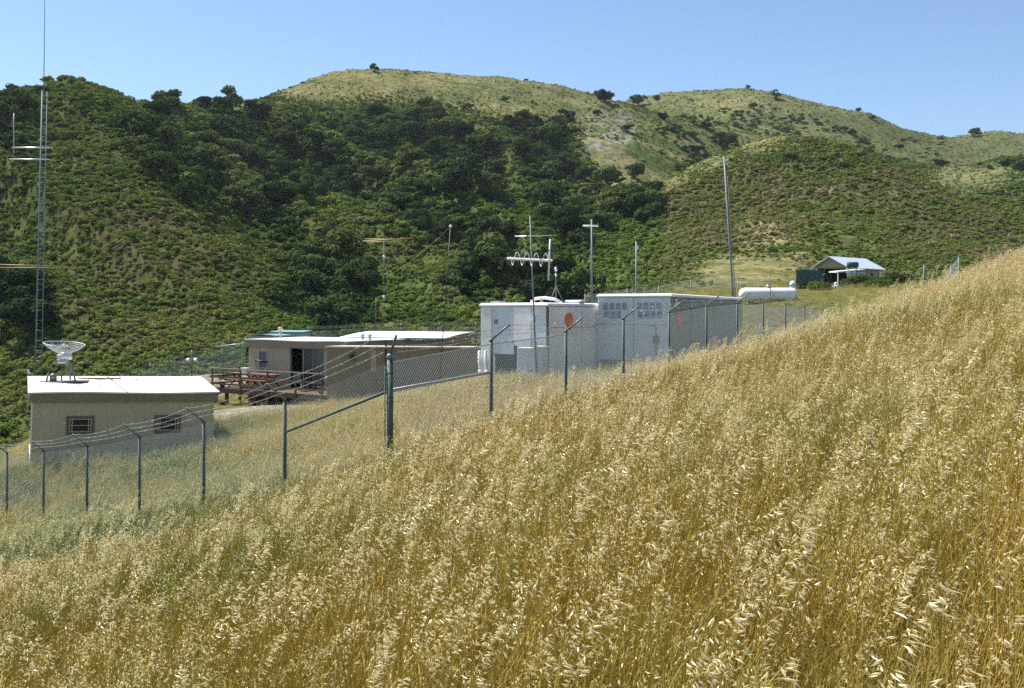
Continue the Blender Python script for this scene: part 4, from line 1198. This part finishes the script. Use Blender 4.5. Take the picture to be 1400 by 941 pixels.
for xx in (.15, .75):
    for yy in (-.18, .18): MB().tube([(xx, yy, -1.7), (xx, yy * .8, .4)], .035, 5).build('leg', galv, wt)
gp_ = thing('panel_fence', 'dark green solid panel fence left of the gabled shed', 'fence', at(1089, 386, 86), R(-6))
for k in range(3): MB().box(k * .75 + .03, k * .75 + .72, -.02, .02, -.2, 1.02 - .03 * k).build('panel', greenpan, gp_)
for k in range(4): MB().box(k * .75 - .03, k * .75 + .03, -.035, .035, -.8, 1.1).build('post', bark, gp_)
ph = thing('pipe_hoop', 'curved dark pipe frame standing before the shed opening', 'frame', at(1128, 396, 85), 0)
MB().tube([(-.25, 0, -.3), (-.25, 0, .9), (-.1, 0, 1.25), (.1, 0, 1.25), (.25, 0, .9), (.25, 0, -.3)], .035, 6).build('hoop', greenpan, ph); MB().tube([(-.25, 0, .5), (.25, 0, .5)], .025, 6).build('crossbar', greenpan, ph)
wh = thing('white_trolley', 'small white two piece object in front of the shed opening', 'container', at(1142, 396, 83), 0)
MB().lathe([(0, -.3), (.26, -.3), (.28, .25), (.2, .34), (0, .36)], 14).build('body', white_p, wh); MB().lathe([(0, .37), (.12, .37), (.14, .52), (.05, .58), (0, .58)], 12, Matrix.Translation((.05, 0, 0))).build('cap', white_p, wh)
# ------------------------------------------------------------------ chain link fences
def link_panel(mb, a, b, h, pitch=.072, r=.0017, za=None, zb=None, n=3):
    """woven wires of one bay, from post foot a to b (tops at za, zb)"""
    a = Vector(a); b = Vector(b); L = math.hypot(b.x - a.x, b.y - a.y)
    k = int(L / pitch)
    def P(s, t): return Vector((a.x + (b.x - a.x) * s / L, a.y + (b.y - a.y) * s / L, za + (zb - za) * s / L - h + t))
    for sg in (1, -1):
        i = -int(h / pitch) - 1 if sg == 1 else 0
        end = k + 1 if sg == 1 else k + int(h / pitch) + 2
        while i < end:
            s0 = i * pitch
            if sg == 1: t0 = max(0, -s0); t1 = min(h, L - s0)
            else: t0 = max(0, s0 - L); t1 = min(h, s0)
            if t1 - t0 > .03:
                p0 = P(s0 + sg * t0, t0); p1 = P(s0 + sg * t1, t1)
                mb.tube([p0, p1], r, n, caps=False)
            i += 1


def post_meshes(h, r, arm, mb_post, mb_arm, foot, top):
    pass


def chain_fence(name, label, posts, tops, outv, arm=.36, pr=.032, mesh_from=0, wires=3, first=True, pm=None, rail=None, mh=1.75, meshr=.0027, armz=.3, pitch=.072, skip=()):
    base = posts[0]
    root = thing(name, label, 'fence', (base[0], base[1], tops[0] - FH))
    sh = root.location
    for i, ((x, y, z), zt) in enumerate(zip(posts, tops)):
        if i == 0 and not first: continue
        m = MB(); m.tube([(x, y, zt - FH - .3), (x, y, zt)], pr, 8); m.tube([(x, y, zt), (x, y, zt + .035)], pr * 1.25, 8, pr * .8)
        po = m.build('post', pm or green_post, root, shift=sh)
        if arm:
            m = MB(); m.tube([(x, y, zt + .02), (x + outv[0] * arm, y + outv[1] * arm, zt + armz)], .021, 6, .017)
            m.build('barbed_wire_arm', galv, po, shift=sh)
    m = MB()
    for i in range(mesh_from, len(posts) - 1):
        if i in skip: continue
        link_panel(m, posts[i], posts[i + 1], mh, za=tops[i] - .03, zb=tops[i + 1] - .03, r=meshr, pitch=pitch)
    m.build('chain_link_mesh', wire_m, root, shift=sh)
    if rail is not None:
        m = MB(); m.tube([(p[0], p[1], t - .05) for p, t in zip(posts, tops)], rail, 5); m.build('top_wire', galv_lt, root, shift=sh)
    if arm:
        for k in range(wires):
            f_ = (k + 1) / wires * .97
            pts = []
            for i in range(len(posts)):
                x, y, z = posts[i]; zt = tops[i]
                pts.append(Vector((x + outv[0] * arm * f_, y + outv[1] * arm * f_, zt + .02 + (armz - .02) * f_)))
            path = []
            for i in range(len(pts) - 1):
                for j in range(6):
                    t = j / 6; q = pts[i].lerp(pts[i + 1], t); q.z -= .05 * 4 * t * (1 - t) * (.6 + .4 * k); path.append(q)
            path.append(pts[-1])
            m = MB(); m.tube(path, .0032, 4, caps=False)
            for i in range(len(path) - 1):
                for j in range(5):
                    q = path[i].lerp(path[i + 1], (j + .5) / 5)
                    for _ in range(2):
                        v = Vector((random.uniform(-1, 1), random.uniform(-1, 1), random.uniform(-1, 1))).normalized() * .022
                        m.tube([q - v, q + v], .0022, 3, caps=False)
            m.build('barbed_wire', barb_m, root, shift=sh)
    return root


lo = Vector((-2.28, -2.03, 0)).normalized(); ro = Vector((2.68, -1.42, 0)).normalized()
fl = chain_fence('chain_link_fence', 'chain link fence stepping down the slope to the left trailer with barbed wire arms', LPOST, LTOP, (lo.x, lo.y), .34, first=False, meshr=.0021)
fr = chain_fence('chain_link_fence', 'chain link fence from the thick corner post rightwards past the white shelters', RPOST, RTOP, (ro.x, ro.y), .38, first=False, rail=.007)
# corner post belongs to the right run
x, y = CORNER; zt = LTOP[0]; sh = fr.location
m = MB(); m.tube([(x, y, zt - FH - .3), (x, y, zt + .02)], .046, 12)
for dz_ in (-.2, -.55, -.62, -.95, -1.3, -1.6): m.tube([(x, y, zt + dz_ - .012), (x, y, zt + dz_ + .012)], .052, 12)
m.tube([(x - .075, y, zt - FH), (x - .075, y, zt - .1)], .008, 5)
cp = m.build('corner_post', green_post, fr, shift=sh); cp['label'] = 'thick corner post with clamp bands'
m = MB(); m.lathe([(.054, 0), (.056, .03), (.04, .06), (0, .075)], 12, Matrix.Translation((x, y, zt + .021))); m.build('cap', galv, cp, shift=sh)
m = MB(); m.tube([(x, y, zt + .06), (x + .10, y - .06, zt + .36)], .024, 6, .02); m.build('barbed_wire_arm', green_post, cp, shift=sh)
def brace(par, p, q, zp, zq):
    m = MB(); m.tube([(p[0], p[1], zp), (q[0], q[1], zq)], .023, 8); m.build('brace_rail', galv_lt if par is fr else green_post, par, shift=par.location)
brace(fl, CORNER, LPOST[1], LTOP[0] - .45, LTOP[1] - .53)
brace(fr, CORNER, RPOST[1], LTOP[0] - .45, RTOP[1] - .53)

# rim fence at the back of the compound
def pfence(pts, zoff=0):
    P = []; T = []
    for (a, b, d) in pts:
        p = at(a, b, d); P.append((p.x, p.y, p.z - FH)); T.append(p.z)
    return P, T
P, T = pfence([(95, 546, 56), (150, 524, 58), (205, 504, 59), (262, 486, 60), (305, 476, 62), (336, 467, 64)])
bf = chain_fence('chain_link_fence', 'chain link fence climbing behind the left trailer to the teal roofed sheds', P, T, (-.3, .9), .3, pr=.028, meshr=.0024, pitch=.085)
m = MB(); a_, b_ = at(296, 474, 61.5), at(338, 469, 60.8); m.tube([a_, b_], .03, 6); m.build('top_rail', galv_lt, bf, shift=bf.location)
fl2 = thing('floodlights', 'pair of white floodlights on a post of the fence behind the left trailer', 'floodlight', at(263, 495, 59.7), 0)
for sx in (-.18, .24):
    m = MB(); m.lathe([(0, -.10), (.06, -.09), (.10, .06), (.11, .10), (0, .11)], 12, Matrix.Translation((sx, -.12, .1)) @ Matrix.Rotation(R(70), 4, 'X')); m.build('lamp_head', white_p, fl2)
MB().box(-.25, .3, -.03, .03, -.05, .0).build('bracket', galv, fl2)
P, T = pfence([(420, 452, 74), (500, 448, 74), (548, 447, 74), (600, 446, 74), (650, 446, 74), (700, 440, 74), (760, 432, 73)])
chain_fence('chain_link_fence', 'dark rim fence with pale arms behind the white curved roof', P, T, (.05, .9), .42, pr=.03, meshr=.0024, pitch=.09)
P, T = pfence([(800, 402, 70), (858, 394, 71), (901, 390, 72), (945, 382, 73), (978, 380, 74), (1009, 381, 76), (1037, 384, 78)])
chain_fence('chain_link_fence', 'wire fence crossing the dry knoll behind the long shelter', P, T, (.1, .5), .26, pr=.04, meshr=.0022, pitch=.1, pm=galv)
P, T = pfence([(1311, 351, 60), (1300, 363, 64), (1285, 384, 71)])
chain_fence('chain_link_fence', 'short tall chain link fence end seen edge on above the dry grass at right', P, T, (-.3, .3), 0, pr=.05, meshr=.007, mh=1.9, pitch=.09, pm=steel_b)
pp = at(1263, 362, 62); wp = thing('fence_post', 'lone weathered post in front of the dry knoll left of the edge on fence', 'post', (pp.x, pp.y, pp.z - 1.9), 0)
MB().tube([(0, 0, -.4), (.02, 0, 1.9)], .05, 8, .045).build('shaft', steel_b, wp); m = MB(); m.tube([(0, 0, 1.45), (1.1, .2, 1.55), (2.0, .4, 1.75)], .012, 4); m.build('wire', galv, wp)
for a_, b_ in ((1172, 437), (1196, 428)):
    pp = at(a_, b_, 46); w = thing('fence_post', 'short stub post in the dry grass right of the shelter fence' if a_ < 1180 else 'short dark stub post farther up the dry grass', 'post', (pp.x, pp.y, pp.z - 1.5), 0)
    MB().tube([(0, 0, -.3), (0, 0, 1.5)], .055, 8).build('shaft', galv, w); MB().tube([(0, 0, 1.501), (0, 0, 1.55)], .066, 8, .05).build('cap', galv, w)

# ------------------------------------------------------------------ masts and antennas
def base_mast(name, label, px, py_top, d, zb, r, m_, cat='mast', px_b=None, group=None):
    """a pole between its foot (height zb) and its top as seen in the picture"""
    t = at(px, py_top, d); b = Vector(((px_b if px_b is not None else px) - 700, 0, 0)) / F * d
    foot = Vector((b.x, d, zb))
    root = thing(name, label, cat, foot, 0, group)
    MB().tube([(0, 0, -.2), t - foot], r, 8, r * .8).build('pole', m_, root)
    return root, (t - foot), foot


# lattice tower
d = 42.0; zb = gz(-19.1, d)
foot = Vector((-19.1, d, zb)); top = at(60, 125, d)
lt_ = thing('lattice_tower', 'tall ladder like steel lattice tower with crossarms and a whip, left edge', 'antenna tower', foot, 0)
H_ = top - foot
def tp(t, k, w=.165):
    a = 2 * math.pi * k / 3 + .52; ww = w * (1 - .25 * t)
    return H_ * t + Vector((ww * math.cos(a), ww * math.sin(a), 0))
for k in range(3): MB().tube([tp(0, k) - Vector((0, 0, .4)), tp(1, k)], .019, 6).build('tower_leg', steel_b, lt_)
m = MB(); nr = int(H_.length / .40)
for i in range(nr):
    t0 = (i + .5) / nr
    for k in range(3): m.tube([tp(t0, k), tp(t0, (k + 1) % 3)], .012, 5)
m.build('rungs', steel_b, lt_)
m = MB(); m.tube([H_ * .97, at(62, -60, d) - foot], .018, 6, .007); m.build('whip_antenna', steel_b, lt_)
for (yy, a, b) in ((202, 17, 72), (218, 13, 68)):
    m = MB(); m.tube([at(a, yy, d - .25) - foot, at(b, yy, d - .25) - foot], .030, 6); m.build('crossarm', alu, lt_)
m = MB(); m.tube([at(19, 155, d - .3) - foot, at(18.5, 211, d - .3) - foot], .022, 6); m.build('dipole', galv_lt, lt_)
m = MB(); m.tube([at(-45, 361, d - .2) - foot, at(92, 364, d - .2) - foot], .022, 6); m.tube([at(-30, 366, d + .6) - foot, at(118, 366, d + .9) - foot], .02, 6); m.tube([at(46, 363, d - .3) - foot, at(50, 366, d + 1.0) - foot], .02, 6)
m.build('yellow_beam_rods', yellow_rod, lt_)

# helical antenna mast before the left shelter
r, T_, ft = base_mast('helical_antenna_mast', 'slender mast with white coiled helical antenna and flat reflector above the left shelter', 724.6, 295, 34.6, -2.7, .028, steel_b, 'antenna', 735)
def rel(px, py, dd): return at(px, py, dd) - ft
m = MB(); m.tube([rel(704, 323.5, 34.5), rel(756, 322, 34.5)], .018, 6); m.build('crossbar', alu, r)
m = MB(); m.tube([rel(726, 321, 34.5), rel(711, 326, 34.1)], .012, 5); m.build('crossbar_stay', galv, r)
m = MB(); m.tube([rel(693, 353.6, 34.3), rel(755, 356.5, 34.45)], .045, 4); bo = m.build('boom', white_p, r)
m = MB(); pts = []
a0, a1 = rel(697, 353.5, 34.3), rel(750, 356, 34.4)
for i in range(101):
    t = i / 100; an = t * 2 * math.pi * 4.1 + 1.2
    c_ = a0.lerp(a1, t); pts.append(c_ + Vector((.02 * math.sin(an), .2 * math.sin(an), .215 * math.cos(an))))
m.tube(pts, .0125, 6); m.build('helix', white_p, r)
m = MB(); c_ = rel(751, 355.5, 34.4)
m.tube([c_ + Vector((.03, 0, .68)), c_ + Vector((-.03, 0, -.68))], .035, 6)
m.tube([c_ + Vector((0, .55, 0)), c_ + Vector((0, -.55, 0))], .03, 6)
for k in (-.5, -.25, .25, .5): m.tube([c_ + Vector((.03 * k, .5 - abs(k) * .2, k)), c_ + Vector((.03 * k, -.5 + abs(k) * .2, k))], .012, 5)
m.build('reflector', white_p, r)
m = MB(); m.tube([(T_ * .30) + Vector((.035, -.02, 0)), (T_ * .02) + Vector((.05, -.02, 0))], .012, 5); m.build('cable', rust_m, r)

# yellow yagi mast
r, T_, ft = base_mast('yagi_mast', 'thin dark mast with yellowed beam antenna on top, behind the bright curved roof', 525, 326, 62, -2.2, .022, steel_b, 'antenna')
m = MB()
m.tube([rel(496, 330, 61.8), rel(564, 325.5, 62.2)], .03, 5); m.tube([rel(499, 327, 62.6), rel(555, 327, 62.6)], .022, 5); m.tube([rel(501, 331.5, 61.2), rel(548, 329.5, 61.2)], .022, 5)
m.build('beam_rods', yellow_rod, r)
for yy in (351, 406):
    m = MB(); m.lathe([(0, -.08), (.07, -.08), (.07, .08), (0, .08)], 8, Matrix.Translation(rel(525, yy, 62))); m.build('insulator', white_p, r)
base_mast('whip_mast', 'short thin whip mast left of the yellow beam mast', 514, 407, 60, -2.0, .016, steel_b, 'antenna')
base_mast('whip_mast', 'thin dark whip standing on the far white roof right of the yellow beam mast', 586, 390, 57, -1.3, .016, black_m, 'antenna')
# black pole with ball and rope
r, T_, ft = base_mast('black_pole', 'tall black leaning pole with white knob top and a rope running down to the left', 616, 310, 44, gz(at(600, 470, 44).x, 44), .024, black_m, 'pole', 599)
m = MB(); m.lathe([(0, -.05), (.05, -.03), (.07, .02), (.045, .07), (0, .08)], 10, Matrix.Translation(T_)); m.build('knob', white_p, r)
m = MB(); a_ = T_.copy(); b_ = rel(527, 380, 60); m.tube([a_.lerp(b_, i / 12) - Vector((0, 0, .16 * 4 * (i / 12) * (1 - i / 12))) for i in range(13)], .010, 4); m.build('rope', rope_m, r)
# small tripod mast behind the left shelter
r, T_, ft = base_mast('tripod_mast', 'short antenna mast on tripod struts behind the left shelter roof', 760, 364, 39.5, .3, .02, galv, 'antenna')
m = MB(); m.lathe([(0, 0), (.05, 0), (.05, .14), (0, .14)], 8, Matrix.Translation(rel(760, 371, 39.5))); m.lathe([(0, 0), (.04, 0), (.04, .1), (0, .1)], 8, Matrix.Translation(rel(760, 378, 39.5))); m.build('insulator', alu, r)
for (dx, dy) in ((-.32, -.1), (.42, -.1), (.0, .4)):
    MB().tube([(dx, dy, -.1), (0, 0, .75)], .014, 5).build('strut', galv, r)
# T mast, plain pole, tall leaning mast
r, T_, ft = base_mast('t_mast', 'green grey pole topped by a short white crossbar, left of the long shelter', 809, 300, 42, -1.9, .045, steel_b, 'antenna')
m = MB(); m.tube([rel(797, 309, 41.9), rel(818, 309, 41.9)], .04, 6); m.build('crossbar', white_p, r)
r, T_, ft = base_mast('plain_pole', 'plain pale green pole standing behind the long shelter roof', 870, 330, 44, -1.7, .05, steel_b, 'pole')
m = MB(); m.box(-.06, .06, -.1, -.05, T_.z - .35, T_.z - .2); m.build('bracket', alu, r)
r, T_, ft = base_mast('leaning_mast', 'tallest leaning mast rising beside the right end of the long shelter', 990, 214, 47, gz(at(1008, 470, 47).x, 47), .055, steel_b, 'antenna', 1008)
m = MB(); m.tube([T_ + Vector((.16, -.05, -.1)), T_ * .88 + Vector((.1, -.05, 0))], .018, 5); m.tube([T_ * .97, T_ * .97 + Vector((.16, -.05, 0))], .014, 5); m.build('side_dipole', galv, r)
m = MB(); m.tube([T_ * .92 + Vector((.08, -.06, 0)), T_ * .5 + Vector((.08, -.06, 0)), Vector((.08, -.06, .2))], .018, 5); m.build('cable', redwood, r)
# service wire
# rubble and planks at lower left
RB = [(8, 652, 31, .45), (26, 650, 31.5, .5), (46, 640, 32, .35)]
for i, (a_, b_, dd, ll) in enumerate(RB):
    p = at(a_, b_, dd); zz = gz(p.x, p.y)
    t = MB()
    for k in range(3): t.tube([(-ll, .12 * k - .1, .1 + .05 * k), (0, .1 * k, .16 + .03 * k), (ll, .12 * k, .1 + .08 * (k % 2))], .04, 6, .03)
    ob = t.build('log_pile', rail_w, None); ob.location = (p.x, p.y, zz + .08); ob.rotation_euler = (0, R(-6), R(18 + 30 * i))
    tag(ob, ('weathered poles lying at the lower left corner outside the trailer', 'second heap of weathered poles below the trailer corner', 'short poles lying against the left trailer footing')[i], 'log pile', 'weathered poles by the left trailer')
p = at(665, 520, 33); ob = MB().box(-.5, .5, -.12, .12, 0, .05).build('timber_plank', rail_w, None, .01); ob.location = (p.x + .35, p.y, -2.28); ob.rotation_euler = (R(4), R(-2), R(-8)); tag(ob, 'pale plank on the ground under the louvre of the left shelter', 'plank')

# ------------------------------------------------------------------ grass
BLK = [b for b in BLOCK]


def clear_of_buildings(x, y):
    k = np.ones(x.shape, bool)
    for b in BLK: k &= ~in_poly(x, y, b)
    return k


def gravel_w(x, y):
    g = np.zeros_like(x)
    for (gx, gy, rx, ry) in GRAVEL: g = np.maximum(g, np.exp(-(((x - gx) / rx) ** 2 + ((y - gy) / ry) ** 2) ** 2 * 1.2))
    return g


def outside(x, y):
    """True on the camera side of the fence"""
    a = Vector((LPOST[-1][0], LPOST[-1][1])); c = Vector(CORNER); b = Vector((RPOST[-1][0], RPOST[-1][1]))
    l = (c.x - a.x) * (y - a.y) - (c.y - a.y) * (x - a.x)
    r = (b.x - c.x) * (y - c.y) - (b.y - c.y) * (x - c.x)
    return (l < 0) | (r < 0)


def height_w(x, y):
    inn = ~outside(x, y)
    h = np.where(inn, .95, 1.0)
    h = h * np.where(inn & (y > 34), .85, 1.0)
    lf = 1 - sstep(330, 620, 700 + x / np.maximum(y, 1) * F)
    return h * (1 - .14 * lf)


def grass(name, coll, nvar, n, d0, d1, label, smul=1.0, p=0.0, umax=.66, tshift=0.0, hpow=1.0):
    x, y = field_points(n, d0, d1, umax, p)
    k = clear_of_buildings(x, y) & (gravel_w(x, y) < .5 * rng.random(len(x)) + .12) & (np.hypot(x, y) > 1.55)
    patch = fbm(x / 1.3, y / 1.3, 3, 61)
    k &= (y < 80) | (x > 8)
    k &= rng.random(len(x)) < sstep(.18, .45, patch) * .75 + .25
    x, y = x[k], y[k]; n = len(x)
    z = zfun(x, y); ti, n1 = grass_tint(x, y)
    s = smul * rng.uniform(.78, 1.16, n) * height_w(x, y) ** hpow * (.88 + .3 * fbm(x / 3.1, y / 3.1, 3, 71))
    rot = np.stack([rng.normal(0, .09, n), rng.normal(.06, .10, n), rng.normal(0, .55, n)], 1)
    w = s * rng.uniform(.9, 1.1, n)
    scatter(name, coll, np.stack([x, y, z - .02], 1), rot, np.stack([w, w, s], 1), rng.integers(0, nvar, n), np.clip(ti + tshift, 0, 1), label)
    print(name, n)


grass('wild_oats', OATS, 14, 11500, 1.3, 13.5, 'tall ripe wild oats with drooping pale spikelets in the foreground')
grass('oat_plumes', PLUMES, 8, 3800, 1.6, 30, 'paler fuller oat plumes standing above the field', 1.02, p=.6, tshift=-.1)
grass('grass_culms', CULMS, 6, 8500, 1.3, 20, 'upright golden grass culms between the oats', 1.0, tshift=.0)
grass('undergrass', TUFTS, 6, 11000, 1.3, 14, 'mixed green and straw grass blades under the wild oats', 1.0, tshift=.3)
grass('oat_slope', CLUMPS, 10, 29000, 11.5, 48, 'dry wild oats covering the slope around the fence and shelters', .98)
grass('far_grass', CLUMPS, 10, 21000, 46, 108, 'shorter dry grass on the knoll and around the far shed', .6, p=0.5, tshift=.3)

# green weeds at the foot of shelters and bushes by the shed
weed_m = foliage('weed_leaves', [(0, (.05, .085, .02)), (.5, (.09, .12, .03)), (1, (.16, .17, .05))], 'OBJECT', transl=.35)
for i, (a_, b_, d_, w_, h_, lab) in enumerate(((1178, 402, 72, 1.7, 1.1, 'yellow green bush mounded in front of the lean-to'), (1205, 408, 70, 1.2, .8, 'smaller green bush right of the mounded one by the shed'), (1120, 410, 68, 1.5, .7, 'low green bush between the gas tank and the green panels'), (1098, 402, 72, .9, .7, 'dark green bush at the end of the gas tank'), (1228, 398, 80, 1.8, 1.3, 'dark bush at the right wall of the gabled shed'), (1280, 392, 80, 1.7, 1.0, 'low dark bush under the dry knoll at right'))):
    p = at(a_, b_, d_); z_ = gz(p.x, p.y)
    ob = thing('bush', lab, 'bush', (p.x, p.y, z_ - .1), random.uniform(0, 6))
    m = MB()
    for k in range(7):
        an = random.uniform(0, 6.28); rr = w_ * .6 * random.random() ** .5
        leaf_blob(m, (rr * math.cos(an), rr * math.sin(an), h_ * random.uniform(.2, .55)), w_ * .42, 170, .09, squash=h_ / w_ * 1.1)
    m.build('foliage', oak_m if 'dark' in lab else weed_m, ob)
    m = MB()
    for k in range(4): m.tube([(0, 0, -.1), (random.uniform(-.5, .5) * w_, random.uniform(-.5, .5) * w_, h_ * .6)], .025, 5, .008)
    m.build('stem', bark, ob)

# ------------------------------------------------------------------ thin air haze
hz_ = MB().box(-900, 900, -40, 900, -60, 170)
hm, nt, N, L = new_mat('haze_air')
out = N.new('ShaderNodeOutputMaterial'); pv = N.new('ShaderNodeVolumePrincipled'); pv.inputs['Color'].default_value = (.80, .88, 1, 1); pv.inputs['Density'].default_value = HAZE; pv.inputs['Anisotropy'].default_value = .2
L.new(pv.outputs[0], out.inputs['Volume'])
tag(hz_.build('haze', hm, None), 'thin pale blue haze in the air over the hills', None, None, 'stuff')

# ------------------------------------------------------------------ camera, light, sky
cam = bpy.data.cameras.new('Camera'); co = bpy.data.objects.new('Camera', cam); COL.objects.link(co)
co.location = (0, 0, 0); co.rotation_euler = (R(90), 0, 0)
cam.sensor_width = 36; cam.lens = F / 1400 * 36; cam.shift_y = (HY - 470.5) / 1400
cam.clip_start = .05; cam.clip_end = 5000
cam.dof.use_dof = False
S.camera = co

SUN = Vector((-.58, .40, 0)).normalized(); EL = R(56)
sv = Vector((SUN.x * math.cos(EL), SUN.y * math.cos(EL), math.sin(EL)))
sl = bpy.data.lights.new('sun', 'SUN'); sl.energy = 5.0; sl.angle = R(.5); sl.color = (1, .955, .88)
so = bpy.data.objects.new('sun', sl); COL.objects.link(so); so.rotation_euler = (-sv).to_track_quat('-Z', 'Y').to_euler(); so.location = (-40, 20, 80)
W = bpy.data.worlds.new('World'); S.world = W; W.use_nodes = True
nt = W.node_tree; bg = nt.nodes['Background']
sk = nt.nodes.new('ShaderNodeTexSky'); sk.sky_type = 'NISHITA'; sk.sun_disc = False
sk.sun_elevation = EL; sk.sun_rotation = math.atan2(SUN.x, SUN.y); sk.altitude = 300; sk.air_density = 1.0; sk.dust_density = .3; sk.ozone_density = 4.0
nt.links.new(sk.outputs[0], bg.inputs[0]); bg.inputs[1].default_value = .084
S.view_settings.view_transform = 'Standard'; S.view_settings.look = 'None'; S.view_settings.gamma = 1; S.view_settings.exposure = 0.94
S.render.engine = 'CYCLES'
S.cycles.use_denoising = False
S.cycles.max_bounces = 6; S.cycles.diffuse_bounces = 3; S.cycles.transmission_bounces = 4; S.cycles.transparent_max_bounces = 4
S.cycles.use_adaptive_sampling = True; S.cycles.adaptive_threshold = .02
S.render.film_transparent = False
